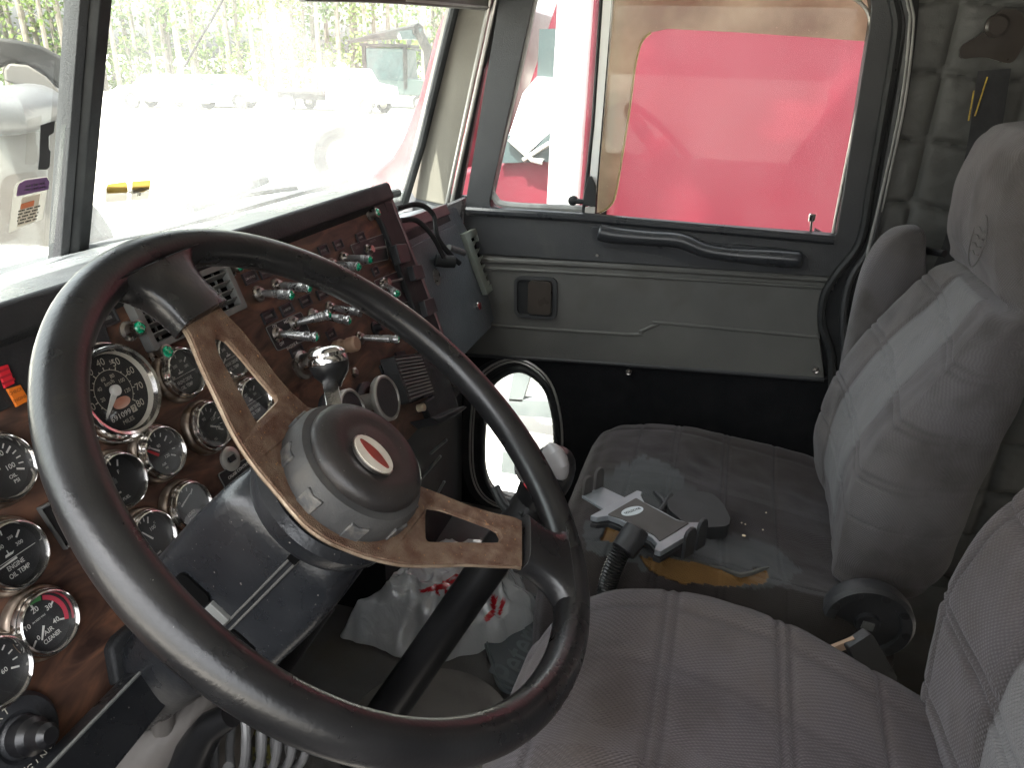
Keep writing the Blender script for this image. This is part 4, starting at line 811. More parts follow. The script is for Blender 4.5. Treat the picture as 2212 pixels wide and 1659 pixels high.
# ================================================================ steering column
co=root('steering_column','black plastic steering column shroud with a split seam, under the wheel hub','steering column',WHEEL.p(0,0,-.25))
def ring(fr,h,hw,top,bot,r): return [WHEEL.p(a,b,-h) for a,b in roundpoly([(-hw,bot),(hw,bot),(hw,top),(-hw,top)],r,5)]
def rng4(h,a0_,a1_,b0_,b1_,r): return [WHEEL.p(a,b,-h) for a,b in roundpoly([(a0_,b0_),(a1_,b0_),(a1_,b1_),(a0_,b1_)],r,6)]
P=[rng4(.062,-.042,.050,-.048,.048,.04),rng4(.066,-.046,.055,-.056,.056,.03),rng4(.085,-.049,.06,-.062,.060,.016),rng4(.12,-.050,.062,-.066,.062,.014),rng4(.185,-.050,.064,-.068,.062,.014),rng4(.20,-.046,.062,-.070,.058,.012)]
mb=MB(); mb.grid(P,closed_v=True,cap=True); obj('shroud',mb,M['column'],co,smooth=50)
mb=MB(); mb.tube([WHEEL.p(-.0505,-.012,-.07),WHEEL.p(-.051,-.014,-.19)],.0011,6); mb.tube([WHEEL.p(-.0505,-.0175,-.07),WHEEL.p(-.051,-.0195,-.19)],.0011,6); obj('seam',mb,M['door_vinyl'],co)  # paler grey beads put the seam's highlight into the colour
mb=MB(); mb.box(WHEEL,-.053,-.045,-.018,-.010,-.078,-.068); obj('seam_notch',mb,M['dark'],co)
mb=MB(); mb.lathe(WHEEL.at(0,0,0),[(.030,-.044),(.058,-.044),(.064,-.050),(.064,-.058),(.060,-.066),(.03,-.067)],56); obj('collar',mb,M['column'],co)
# tilt slots
SF=Frame(WHEEL.p(-.0505,0,-.17),WHEEL.ey,WHEEL.ez)
for c_,l in ((SF.hit(418,1272),.016),(SF.hit(520,1390),.014)):
    mb=MB(); mb.prism(SF,[(c_[0]+x,c_[1]+y) for x,y in rrect(-l,l,-.007,.007,.0065,5)],-.002,.0016); obj('tilt_slot',mb,M['dark'],co)
q_=SF.hit(466,1330); mb=MB(); mb.box(SF.at(q_[0],q_[1],0),-.010,.010,-.010,.010,-.004,.0012); obj('slot_bracket',mb,M['vent'],co,bevel=.001)
# lower cone and tube
P=[rng4(.195,-.046,.055,-.06,.052,.03),rng4(.24,-.044,.05,-.06,.046,.04),rng4(.30,-.035,.045,-.05,.04,.035),rng4(.40,-.025,.035,-.04,.03,.03)]
mb=MB(); mb.grid(P,closed_v=True,cap=True); obj('lower_cone',mb,M['column'],co,smooth=60)
mb=MB(); mb.rod(WHEEL.p(0,0,-.36),WHEEL.p(0,0,-.95),.026,20); obj('column_tube',mb,M['shift'],co)
mb=MB(); mb.tube([WHEEL.p(.02,-.03,-.18),WHEEL.p(.07,-.05,-.26),WHEEL.p(.10,-.02,-.40)],[.03,.035,.03],14); obj('column_bracket',mb,M['carpet_black'],co)
# trailer hand-brake lever with bell knob
hv=root('hand_valve_lever','chrome-stemmed lever with black bell-shaped knob rising from the steering column','lever',WHEEL.p(.0,.06,-.07))
k0=D_(714,800,.80); p_b=D_(748,940,.74)
mb=MB(); mb.prism3([D_(706,826,.79),D_(731,820,.79),D_(754,940,.73),D_(727,940,.73)],A(.004,.010,.003)); obj('lever_stem',mb,M['chrome'],hv,bevel=.002)
up_=nrm(D_(705,755,.80)-D_(722,825,.80)); f=Frame(k0,np.cross(up_,cf),np.cross(up_,np.cross(up_,cf)),up_)
mb=MB(); mb.lathe(f,[(0,-.020),(.007,-.019),(.010,-.014),(.018,-.004),(.0205,.004),(.0205,.010)],36); obj('bell_knob',mb,M['shift'],hv)
mb=MB(); mb.lathe(f,[(.0207,.007),(.0212,.009),(.0200,.014),(.019,.0145),(.0195,.018),(.017,.022),(.010,.025),(0,.026)],36); obj('knob_cap',mb,M['chrome'],hv)
# ================================================================ steering wheel
sw=root('steering_wheel','large black steering wheel with two rusty steel spokes and oval red and white centre emblem','steering wheel',WC)
RM,RT=.213,.0147
n_a,n_b=160,22; P=[]
def rim_extra(t):  return 0
for i in range(n_a):
    t=2*math.pi*i/n_a; row=[]
    for j in range(n_b):
        s=2*math.pi*j/n_b; rr=RM+RT*math.cos(s); row.append(WHEEL.p(rr*math.cos(t),rr*math.sin(t),RT*math.sin(s)*1.02))
    P.append(row)
mb=MB(); mb.grid(P,closed_u=True,closed_v=True); obj('rim',mb,M['wheel'],sw,smooth=180)
def Hh(r): return .034*(1-np.clip((r-.055)/(.15-.055),0,1)**1.0)+.001
def WP(u,v):
    h=.02
    for _ in range(12):
        a,b=WHEEL.hit(u,v,-h); h=Hh(math.hypot(a,b))
    return (a,b)
spk=[(398,711),(430,780),(468,862),(506,941),(548,1005),(601,1069),(658,1134),(700,1165),(743,1185),(782,1200),(830,1213),(876,1221),(940,1222),(1009,1220),(1070,1223),(1124,1227),(1124,1129),(1065,1112),(1009,1095),(950,1071),(899,1052)]
spk2=[(700,890),(663,884),(625,850),(590,810),(555,762),(517,714),(490,688),(468,664)]
# spoke plate: outline on the dished surface, filled by a fine triangulated sheet with thickness
outl=[WP(*q) for q in spk]+[(.055,.0),(.05,.035),(.02,.055)]+[WP(*q) for q in spk2]
cut1=[WP(*q) for q in ((922,1097),(952,1102),(1005,1120),(1058,1140),(1075,1150),(1081,1163),(1077,1175),(1060,1176),(1000,1175),(922,1174),(916,1168),(916,1106))]
cut2=[WP(*q) for q in ((462,728),(475,730),(488,736),(520,772),(560,820),(594,860),(597,868),(594,874),(553,916),(548,915),(525,870),(500,827),(470,772),(461,742))]
def densify(L,step=.006):
    out=[]
    for i in range(len(L)):
        a=A(*L[i]);b=A(*L[(i+1)%len(L)]);n=max(1,int(np.linalg.norm(b-a)/step))
        for k in range(n): out.append(tuple(a+(b-a)*k/n))
    return out
loops=[densify(L) for L in (outl,cut1,cut2)]
mb=MB(); mb.prism(WORLD,loops[0],0,1,loops[1:])
mb.v=[tuple(WHEEL.p(x,y,-Hh(math.hypot(x,y))+(z-.5)*.0055)) for x,y,z in mb.v]
obj('spoke_plate',mb,M['rust'],sw,smooth=35,bevel=.0006,seg=1)
edge_l=[WP(*q) for q in spk[:16]]
mb=MB(); mb.tube([WHEEL.p(x,y,-Hh(math.hypot(x,y))-.0005) for x,y in catmull([A(*q) for q in edge_l],4)],.0017,6); obj('spoke_edge',mb,M['rust_edge'],sw)
for px in (((916,1104),(925,1096),(952,1101),(1005,1118),(1058,1138),(1077,1150)),((488,735),(520,771),(560,819),(595,860),(598,870),(575,895),(551,919))):
    mb=MB(); mb.tube([WHEEL.p(x,y,-Hh(math.hypot(x,y))-.001) for x,y in catmull([A(*WP(*q)) for q in px],4)],.0011,6); obj('cutout_edge',mb,M['rust_edge'],sw)
# moulded grips where the spokes meet the rim
def grip(px_in,t0,t1,name):
    """lofted sleeve from the plate end (px_in: two pixels) out to the rim between angles t0..t1"""
    a=A(*WHEEL.hit(*px_in[0],-.004)); b=A(*WHEEL.hit(*px_in[1],-.004)); secs=[]
    S=10
    for s in range(S+1):
        t=s/S; rr=RM-.002
        ea=A(math.cos(t0),math.sin(t0))*rr; eb=A(math.cos(t1),math.sin(t1))*rr
        k=t**1.0; fl=t**2.6
        d=(b-a); ins=.0
        pa=a*(1-k)+(A(math.cos((t0*.62+t1*.38)),math.sin((t0*.62+t1*.38)))*rr)*k; pb=b*(1-k)+(A(math.cos((t1*.62+t0*.38)),math.sin((t1*.62+t0*.38)))*rr)*k
        pa=pa*(1-fl)+ea*fl; pb=pb*(1-fl)+eb*fl
        hh=.0125*(1-t)+.0145*t; hc=.002*(1-t)
        m=(pa+pb)/2; hw=(pb-pa)/2; L_=np.linalg.norm(hw); e=hw/L_
        ring_=[]
        for j in range(20):
            an=2*math.pi*j/20; cx_=math.copysign(abs(math.cos(an))**.55,math.cos(an)); sy_=math.copysign(abs(math.sin(an))**.55,math.sin(an))
            q=m+e*L_*cx_; ring_.append(WHEEL.p(q[0],q[1],-hc+hh*sy_))
        secs.append(ring_)
    m_=MB(); m_.grid(secs,closed_v=True,cap=True); return obj(name,m_,M['wheel'],sw,smooth=50,bevel=.002)
ga=WHEEL.hit(261,650); gb2=WHEEL.hit(433,574)
print('grip angles L',math.degrees(math.atan2(ga[1],ga[0])),math.degrees(math.atan2(gb2[1],gb2[0])))
gc=WHEEL.hit(1170,1135); gd=WHEEL.hit(1217,1322)
print('grip angles R',math.degrees(math.atan2(gc[1],gc[0])),math.degrees(math.atan2(gd[1],gd[0])))
grip(((385,722),(480,668)),math.atan2(ga[1],ga[0])+R_(5),math.atan2(gb2[1],gb2[0])-R_(5),'spoke_grip')
grip(((1122,1233),(1122,1122)),math.atan2(gd[1],gd[0])-R_(5),math.atan2(gc[1],gc[0])+R_(5),'spoke_grip')
# hub barrel, horn button, emblem
mb=MB(); mb.lathe(WHEEL,[(.030,-.040),(.0585,-.040),(.0585,-.034),(.0565,-.012),(.0535,-.006),(.047,-.0045),(.044,-.009)],64)
obj('hub_barrel',mb,M['hub'],sw)
mb=MB()
for k in range(9):
    t=R_(12+40*k); e=A(math.cos(t),math.sin(t),0); mb=MB(); f=Frame(WHEEL.p(e[0]*.0572,e[1]*.0572,-.022),WHEEL.ex*-e[1]+WHEEL.ey*e[0],WHEEL.ez)
    mb.prism(f,[(-.0075,-.010),(0,-.0075),(.0075,-.010),(.0085,.009),(.0,.0065),(-.0065,.009)],-.003,.0014); obj('grip_notch',mb,M['notch'],sw,bevel=.0013,smooth=60)
mb=MB(); mb.lathe(WHEEL,[(.043,-.010),(.0475,-.006),(.0485,-.002),(.0475,.003),(.043,.0065),(.036,.0085),(.030,.0085),(.026,.0075),(.021,.0085),(.0,.0105)],64); hbn=obj('horn_button',mb,M['horn'],sw,smooth=60)
ef=WHEEL.at(*WHEEL.hit(805,983,.010),0.0); aL=WHEEL.hit(800,948,.010)
# emblem long axis direction measured from the photograph
q0=WHEEL.hit(775,953,.010); q1=WHEEL.hit(836,1016,.010); ang=math.atan2(*(q1-q0)[::-1]); cmid=WHEEL.hit(805,984,.010); ef=WHEEL.at(cmid[0],cmid[1],0,rot=ang)
La=np.linalg.norm(q1-q0)/2+.003
def oval(a,b,n=44,p=2.0): return [(a*math.copysign(abs(math.cos(t))**(2/p),math.cos(t)),b*math.copysign(abs(math.sin(t))**(2/p),math.sin(t))) for t in np.linspace(0,2*math.pi,n,endpoint=False)]
mb=MB(); mb.prism(ef,oval(La+.001,La*.76+.001),.0085,.0115); obj('emblem_rim',mb,M['chrome_dull'],hbn,bevel=.0008)
mb=MB(); mb.prism(ef,oval(La,La*.76),.0105,.0122); obj('emblem_oval',mb,M['emblem'],hbn,bevel=.0006)
mb=MB(); mb.prism(ef,[(La*.84*math.cos(t),La*.27*math.sin(t)*(1-.25*abs(math.cos(t)))) for t in np.linspace(0,2*math.pi,40,endpoint=False)],.0118,.0127); obj('emblem_centre',mb,M['emblemred'],hbn,smooth=0)
# ================================================================ seats
def inpoly(P,poly):
    x,y=P[:,0],P[:,1]; inside=np.zeros(len(x),bool); n=len(poly)
    for i in range(n):
        x0,y0=poly[i]; x1,y1=poly[(i+1)%n]
        c=((y0>y)!=(y1>y)); xi=(x1-x0)*(y-y0)/((y1-y0) if y1!=y0 else 1e-9)+x0
        inside^=c&(x<xi)
    return inside
def seat_mesh(P,cap,grooves=None,cut=None,ribxy=None,soft=None):
    """P: m x n x 3 array; grooves(P)->depth array; cut: dict of attributes"""
    P=np.array(P,float); m,n=P.shape[:2]
    du=np.roll(P,-1,0)-np.roll(P,1,0); du[0]=P[1]-P[0]; du[-1]=P[-1]-P[-2]; dvv=np.roll(P,-1,1)-np.roll(P,1,1)
    N=np.cross(du,dvv); N/=np.linalg.norm(N,axis=2,keepdims=True)+1e-12
    c=P.mean((0,1)); 
    if ((P-c)*N).sum()<0: N=-N
    return P,N
def build_back(name,secs,parent,mt,nu=230,nv=300,lines_v=(),lines_h=(),inset=.028,creases=(),fade_h=9,mirror=False,wr=1.0):
    S=np.array(secs,float); z=S[:,0]; zz=np.linspace(z[0],z[-1],nv)
    def cr_(k):
        # monotone-ish smooth interpolation
        t=np.interp(zz,z,np.arange(len(z))); i=np.clip(t.astype(int),0,len(z)-2); f=t-i; Y=S[:,k]
        m=np.gradient(Y,z); h=z[i+1]-z[i]; f2=f*f; f3=f2*f
        return (2*f3-3*f2+1)*Y[i]+(f3-2*f2+f)*h*m[i]+(-2*f3+3*f2)*Y[i+1]+(f3-f2)*h*m[i+1]
    xn,xf,yf,yb=[cr_(k) for k in (1,2,3,4)]
    th=np.linspace(0,2*np.pi,nu,endpoint=False)
    P=np.zeros((nv,nu,3)); g=np.zeros((nv,nu)); 
    sx=np.sign(np.cos(th))*np.abs(np.cos(th))**.5; sy=np.sign(np.sin(th))*np.abs(np.sin(th))**.62
    for i in range(nv):
        cx_=(xn[i]+xf[i])/2; hx=(xf[i]-xn[i])/2; cy_=(yf[i]+yb[i])/2; hy=(yf[i]-yb[i])/2
        X=cx_+hx*sx; Y=cy_+hy*sy
        front=np.clip(sy,0,1)
        s=sx; ins=inset*np.clip((.84-(zz[i]-z[0])/(z[-1]-z[0]))/.25,0,1) if inset else 0
        Y=Y-ins*front**3*(1-np.clip(np.abs(s)/.86,0,1)**5)
        Y=Y-.010*front*np.clip((np.abs(s)-.86)/.14,0,1)
        gv=np.zeros(nu)
        for L in lines_v: gv=np.maximum(gv,np.exp(-((s-L)*hx/.0032)**2)*front**.5*(zz[i]<fade_h))
        for L,sl in lines_h:
            zl=L+sl*(s)-0.0
            gv=np.maximum(gv,np.exp(-((zz[i]-zl)/.0032)**2)*front**.5)
        cz=np.zeros(nu)
        for L,dp,wd in creases: cz=np.maximum(cz,dp*np.exp(-((zz[i]-L)/wd)**2))
        P[i,:,0]=X;P[i,:,1]=Y;P[i,:,2]=zz[i]; g[i]=gv; 
        P[i,:,1]-=cz*front; P[i,:,1]-=.004*gv
    for i in range(nv):
        for j in range(nu):
            q=P[i,j]; P[i,j]+= wr*(.005*noise.noise(Vector((q[0]*9,q[1]*9,q[2]*9)))+.0022*noise.noise(Vector((q[0]*30,q[1]*30,q[2]*22+7))))*np.array([0.3,1,0])
    m_=MB(); m_.grid(P,closed_v=True,cap=True)
    d=np.linalg.norm(np.diff(P,axis=1,append=P[:,:1]),axis=2).cumsum(1)
    m_.attr['rib']=d.reshape(-1); m_.attr['rib2']=np.repeat(zz,nu); m_.attr['groove']=g.reshape(-1); zr=(zz-zz[0])/(zz[-1]-zz[0]); m_.attr['pale']=((np.abs(sx)[None,:]<.42)&(sy[None,:]>.3)&(zr[:,None]>.1)&(zr[:,None]<.66)).astype(float).reshape(-1)
    return obj(name,m_,mt,parent,smooth=180)
def build_cushion(name,sections,parent,mt,nu=260,nv=210,lines_v=(),lines_h=(),foam=(),vinyl=(),ztop=None,p=.5):
    """sections along y: (y, x0, x1, ztop, zbottom); bolsters via sag"""
    S=np.array(sections,float); yk=S[:,0]; t=np.linspace(0,1,nv); yy=yk[0]+(yk[-1]-yk[0])*t
    def ip(k):
        tt=np.interp(yy,yk,np.arange(len(yk))) if yk[-1]>yk[0] else np.interp(-yy,-yk,np.arange(len(yk)))
        i=np.clip(tt.astype(int),0,len(yk)-2); f=tt-i; Y=S[:,k]; m=np.gradient(Y,yk); h=yk[i+1]-yk[i]; f2=f*f; f3=f2*f
        return (2*f3-3*f2+1)*Y[i]+(f3-2*f2+f)*h*m[i]+(-2*f3+3*f2)*Y[i+1]+(f3-f2)*h*m[i+1]
    x0,x1,zt,zb,sag=[ip(k) for k in (1,2,3,4,5)]
    th=np.linspace(0,2*np.pi,nu,endpoint=False)
    sx=np.sign(np.cos(th))*np.abs(np.cos(th))**.5; sy=np.sign(np.sin(th))*np.abs(np.sin(th))**.55
    P=np.zeros((nv,nu,3)); g=np.zeros((nv,nu))
    for i in range(nv):
        hx=(x1[i]-x0[i])/2; hz=(zt[i]-zb[i])/2; X=(x0[i]+x1[i])/2+hx*sx; Z=(zt[i]+zb[i])/2+hz*sy; up=np.clip(sy,0,1)
        Z=Z-sag[i]*up**3*(1-np.clip(np.abs(sx)/.80,0,1)**4)
        gv=np.zeros(nu)
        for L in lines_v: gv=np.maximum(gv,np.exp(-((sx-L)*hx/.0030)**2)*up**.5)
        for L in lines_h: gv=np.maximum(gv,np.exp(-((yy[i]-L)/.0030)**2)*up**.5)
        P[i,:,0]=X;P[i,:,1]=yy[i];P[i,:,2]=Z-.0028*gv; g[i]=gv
    for i in range(nv):
        for j in range(nu):
            q=P[i,j]; P[i,j,2]+=.006*noise.noise(Vector((q[0]*8,q[1]*8,q[2]*8)))+.002*noise.noise(Vector((q[0]*28,q[1]*28,3)))
    V=P.reshape(-1,3); px=proj(V)
    m_=MB(); d=np.linalg.norm(np.diff(P,axis=1,append=P[:,:1]),axis=2).cumsum(1)
    m_.attr['rib']=d.reshape(-1); m_.attr['rib2']=np.repeat(yy,nu); m_.attr['groove']=g.reshape(-1)
    jit=np.array([[6*noise.noise(Vector((q[0]*60,q[1]*60,q[2]*60))),6*noise.noise(Vector((q[0]*60,q[1]*60,q[2]*60+9)))] for q in V]) if foam or vinyl else 0
    vis=V[:,2]>(zb.mean()+.05)
    if foam:
        mk=np.zeros(len(V),bool)
        for pl_ in foam: mk|=inpoly(px+jit,pl_)
        mk&=vis; m_.attr['foam']=mk.astype(float); P=P.reshape(-1,3); P[mk,2]-=.007; P[mk,0]+=.004; P=P.reshape(nv,nu,3)
    if vinyl:
        mk=np.zeros(len(V),bool)
        for pl_ in vinyl: mk|=inpoly(px+2*jit,pl_)
        m_.attr['vinyl']=(mk&vis).astype(float)
    m_.grid(P,closed_v=True,cap=True)
    return obj(name,m_,mt,parent,smooth=180)
pseat=root('passenger_seat','high-back grey velour passenger seat with torn cushion edge showing tan foam','seat',(.46,-.1,0))
secs=[(.395,.30,.62,-.27,-.34),(.405,.262,.66,-.255,-.355),(.44,.240,.68,-.243,-.38),(.52,.236,.685,-.235,-.395),(.60,.240,.688,-.242,-.40),(.68,.246,.685,-.272,-.41),(.76,.257,.672,-.318,-.42),(.82,.272,.645,-.350,-.43),(.86,.275,.615,-.370,-.44),(.885,.290,.603,-.378,-.445),(.92,.305,.600,-.364,-.448),(.98,.325,.597,-.360,-.452),(1.04,.333,.588,-.363,-.455),(1.075,.352,.568,-.376,-.452),(1.092,.39,.53,-.395,-.44),(1.097,.44,.49,-.41,-.43)]
secs=[(z,a0,a1,yf+.014,yb-.03*min(1,max(0,(1.06-z)/.3))) for z,a0,a1,yf,yb in secs]
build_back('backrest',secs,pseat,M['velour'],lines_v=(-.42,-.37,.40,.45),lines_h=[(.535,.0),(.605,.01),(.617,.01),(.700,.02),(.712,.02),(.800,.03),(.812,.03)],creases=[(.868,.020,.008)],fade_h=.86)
foam=[[(1378,1197),(1414,1201),(1474,1207),(1532,1219),(1580,1231),(1585,1243),(1610,1240),(1642,1229),(1657,1229),(1655,1255),(1613,1263),(1558,1266),(1479,1259),(1435,1247),(1402,1229)],[(1308,1136),(1360,1140),(1390,1165),(1400,1185),(1351,1176),(1298,1165)]]
vin=[[(1262,1120),(1330,1125),(1470,1180),(1560,1150),(1680,1180),(1730,1230),(1700,1262),(1640,1275),(1420,1235),(1300,1200),(1262,1190)],[(1380,985),(1430,995),(1500,1060),(1500,1140),(1330,1120),(1290,1040)]]
csec=[(.215,.20,.64,.30,.24,0),(.208,.15,.68,.36,.21,.0),(.195,.125,.695,.400,.20,.004),(.165,.115,.70,.432,.20,.010),(.11,.112,.70,.455,.20,.022),(.03,.112,.70,.468,.20,.032),(-.08,.112,.70,.464,.20,.050),(-.18,.115,.70,.450,.20,.055),(-.26,.13,.69,.432,.21,.05),(-.33,.15,.67,.40,.22,.03)]
csec=[(y,x0,x1+.008,zt+.012,zb,sg) for y,x0,x1,zt,zb,sg in csec]
build_cushion('cushion',csec,pseat,M['velour_dark'],lines_v=(-.70,-.42,-.37,.40,.45,.72),lines_h=(.10,.03,.02,-.07,-.08,-.17),foam=foam,vinyl=vin)
mb=MB(); mb.box(WORLD,.16,.66,-.32,.16,.04,.22); obj('seat_base',mb,M['carpet_black'],pseat,bevel=.02)
HF=Frame((0,-.349,0),(-1,0,0),(0,0,1)); hf_=HF.hf(2112,520); mb=MB(); mb.tube([hf_.p(.030*math.cos(t),.036*math.sin(t),.0) for t in np.linspace(0,6.283,30,endpoint=False)],.0009,6,closed=True)
for k in range(4): mb.tube([hf_.p(-.019,.016-.011*k,.0),hf_.p(-.006,.018-.011*k,.0008),hf_.p(.004,.014-.011*k,.0),hf_.p(.019,.017-.011*k,.0)],.001,6)
obj('embroidered_badge',mb,M['pad'],pseat)
# curled cover flap along the tear
fl=[D_(*q) for q in ((1585,1240,1.19),(1610,1240,1.19),(1640,1230,1.20),(1660,1225,1.21),(1665,1232,1.21))]
mb=MB(); c_=[X_(u,v,.135) for u,v in ((1532,1222),(1560,1228),(1580,1237),(1600,1243),(1625,1238),(1650,1229),(1662,1226))]
mb.tube(c_,[.0015,.003,.0035,.0045,.004,.003,.0012],7,sx=.5); obj('torn_flap',mb,M['door_vinyl'],pseat)
# recliner knob
f=Frame(X_(1872,1342,.165),(0,-1,0),(0,0,1))
f=Frame(f.o,(0,-1,-.1),(0,-.1,1),(-1,0,0))
mb=MB(); mb.lathe(f,[(.060,-.02),(.063,-.01),(.063,.006),(.058,.012),(.045,.010),(.043,.004),(.018,.004),(.016,.010),(0,.010)],48); rk=obj('recliner_knob',mb,M['black'],pseat)
for k in range(9):
    t=2*math.pi*k/9; mb=MB(); mb.lathe(f.at(.0525*math.cos(t),.0525*math.sin(t),.0105),[(0,.002),(.006,.0012),(.007,-.001)],14); obj('knob_dimple',mb,M['dashdark'],rk)
mb=MB(); mb.box(f.at(0,0,.010),-.008,.008,-.006,.006,0,.003); obj('knob_centre',mb,M['vent'],rk)
# folded armrest
ar=root('armrest','grey velour folded armrest beside the passenger backrest, against the door opening','armrest',(.77,-.32,.75))
AF=Frame((.735,0,0),(0,-1,0),(0,0,1)); ao=[AF.hit(u,v) for u,v in ((1800,900),(1815,800),(1835,700),(1852,620),(1870,566),(1898,522),(1930,496),(1965,488),(1988,492),(1996,510),(1996,560),(1994,640),(1990,760),(1985,900))]
aoc=catmull([A(*q) for q in ao],4); cen_=np.mean(aoc,0); P=[]
for c,k in ((.0,.80),(.006,.93),(.018,.99),(.036,1.0),(.054,.99),(.066,.93),(.072,.80)):
    P.append([AF.p(*(cen_+(A(*q)-cen_)*A(k if True else 1,1-(1-k)*.35)),.035-c) for q in aoc])
mb=MB(); mb.grid(P,closed_v=True,cap=True); mb.attr['rib']=np.array([q[1] for q in mb.v]); mb.attr['rib2']=np.array([q[2] for q in mb.v]); obj('armrest_pad',mb,M['velour'],ar,smooth=70)
mb=MB(); mb.tube([X_(1985,538,.75),X_(2040,548,.70)],.007,10); mb.lathe(frame_to(X_(1985,538,.75),X_(1950,536,.79)),[(.012,0),(.012,.02),(0,.02)],16); obj('pivot_bar',mb,M['shift'],ar)
# ---- driver seat
dseat=root('driver_seat','light grey ribbed velour driver seat in the near lower right corner','seat',(-.45,-.1,0))
ds=[(.135,-.66,-.22,.50,.42,0),(.130,-.70,-.205,.545,.41,0),(.115,-.72,-.197,.590,.40,.0),(.09,-.73,-.190,.635,.40,.005),(.055,-.735,-.187,.664,.40,.012),(.0,-.735,-.185,.682,.40,.024),(-.06,-.735,-.185,.684,.40,.036),(-.12,-.735,-.187,.672,.40,.045),(-.19,-.735,-.19,.636,.40,.04),(-.25,-.73,-.19,.608,.40,.03),(-.36,-.72,-.20,.58,.41,.02)]
ds=[(y+.004,x0,x1+.022,zt+.040,zb,sg) for y,x0,x1,zt,zb,sg in ds]
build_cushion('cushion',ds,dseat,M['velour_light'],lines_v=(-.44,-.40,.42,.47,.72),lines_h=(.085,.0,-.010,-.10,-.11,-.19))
bs=[(.50,-.70,-.215,-.262,-.40),(.56,-.72,-.20,-.248,-.41),(.66,-.73,-.198,-.228,-.42),(.74,-.73,-.198,-.218,-.42),(.82,-.725,-.203,-.232,-.43),(.88,-.71,-.215,-.258,-.44),(.95,-.68,-.245,-.30,-.45),(1.02,-.62,-.30,-.33,-.46),(1.10,-.58,-.34,-.34,-.46),(1.18,-.55,-.37,-.37,-.45),(1.20,-.50,-.42,-.39,-.43)]
bs=[(z,a0,a1+.028,yf+.020,yb) for z,a0,a1,yf,yb in bs]
build_back('backrest',bs,dseat,M['velour_light'],lines_v=(-.42,-.37,.42,.47,.80),lines_h=[(.655,.0),(.735,.01),(.745,.01),(.83,.02)],nv=240)
mb=MB(); mb.box(WORLD,-.68,-.24,-.32,.06,.02,.41); obj('seat_base',mb,M['carpet_black'],dseat,bevel=.02)
# belt buckle between the seats
bk=root('belt_buckle','black seat belt buckle with a tan paper tag beside the recliner knob','buckle',X_(1860,1400,-.05))
b0=X_(1892,1450,-.0); b1=X_(1850,1378,-.0); ax=nrm(b1-b0); sd_=nrm(np.cross(ax,cf)); f=Frame(b0,sd_,ax)
mb=MB(); mb.prism(f,rrect(-.017,.017,-.02,np.linalg.norm(b1-b0),.004,3),-.008,.008); obj('buckle_body',mb,M['black'],bk,bevel=.002)
mb=MB(); mb.prism3([X_(1797,1400,-.003),X_(1846,1380,-.003),X_(1852,1395,-.003),X_(1812,1410,-.003)],A(.003,.002,.001)); obj('paper_tag',mb,M['foamtan'],bk,smooth=0)
mb=MB(); mb.tube([b0,b0-A(0,.05,.10),b0-A(-.02,.06,.3)],.02,8,sx=.15); obj('buckle_strap',mb,M['belt'],bk)
# ================================================================ tablet holder on the cushion
TF=Frame((.2,.05,.505),(1,0,0),(0,1,0))
th_=root('tablet_holder','silver and black tablet holder lying on the torn passenger cushion','tablet holder',(.2,.04,.5))
TH=lambda L,c=0:[tuple(TF.hit(u,v,c)) for u,v in L]
mb=MB(); mb.prism(TF,TH([(1257,1067),(1299,1047),(1352,1072),(1392,1092),(1350,1120),(1307,1098)]),-.008,-.003); obj('slide_arm',mb,M['silver'],th_,bevel=.001)
mb=MB(); mb.prism(TF,TH([(1275,1114),(1376,1059),(1388,1062),(1385,1072),(1392,1085),(1425,1101),(1461,1121),(1484,1128),(1523,1128),(1524,1134),(1427,1192),(1414,1187),(1419,1173),(1407,1160),(1337,1122),(1315,1114),(1290,1118)]),-.010,.0); obj('cradle_plate',mb,M['silver'],th_,bevel=.0015)
mb=MB(); mb.prism(TF,TH([(1276,1118),(1290,1122),(1315,1119),(1337,1127),(1407,1165),(1417,1178),(1412,1190),(1427,1196),(1525,1137),(1500,1130),(1380,1075),(1376,1063)]),-.018,-.0105); obj('cradle_back',mb,M['black'],th_,bevel=.001)
mb=MB(); mb.prism(TF,roundpoly(TH([(1312,1112),(1374,1076),(1392,1087),(1461,1125),(1489,1130),(1425,1170),(1414,1157),(1345,1122)],.001),.003,4),.000,.0016); obj('rubber_pad',mb,M['pad'],th_,bevel=.0004,seg=1)
lf=TF.hf(1366,1105,.0016,rot=0); q0=TF.hit(1344,1112,.0016);q1=TF.hit(1388,1097,.0016); ang=math.atan2(*(q1-q0)[::-1]); lf=TF.at(*TF.hit(1366,1104.5,.0016),.0016,rot=ang); Lw=np.linalg.norm(q1-q0)/2
hb_=TF.hit(1371,1096,.0016)-TF.hit(1361,1113,.0016)
mb=MB(); mb.prism(lf,oval(Lw,Lw*.50),0,.0006); o=obj('oval_label',mb,M['label'],th_,smooth=0)
mb=MB(); text(mb,'BRACKETRON',lf.at(0,0,0,rot=math.pi),width=Lw*1.5,height=Lw*.26,c=.0009,bold=.02); obj('label_text',mb,M['dark'],o,smooth=0)
def finger(u,v,h,w_,tw,name='grip_finger'):
    b=TF.p(*TF.hit(u,v,0),-.010); f=Frame(b,nrm(A(*tw)),(0,0,1)); mb=MB(); mb.prism(f,[(-w_,0),(w_,0),(w_,h*.8),(w_*.7,h*.94),(0,h),(-w_*.7,h*.94),(-w_,h*.8)],-.003,.003); obj(name,mb,M['pad'] if u<1400 else M['black'],th_,bevel=.0018)
e_=TF.p(*TF.hit(1299,1047,0))-TF.p(*TF.hit(1257,1067,0))
finger(1268,1062,.040,.010,e_); finger(1292,1050,.046,.010,e_)
finger(1486,1190,.050,.013,e_); finger(1512,1172,.052,.011,e_)
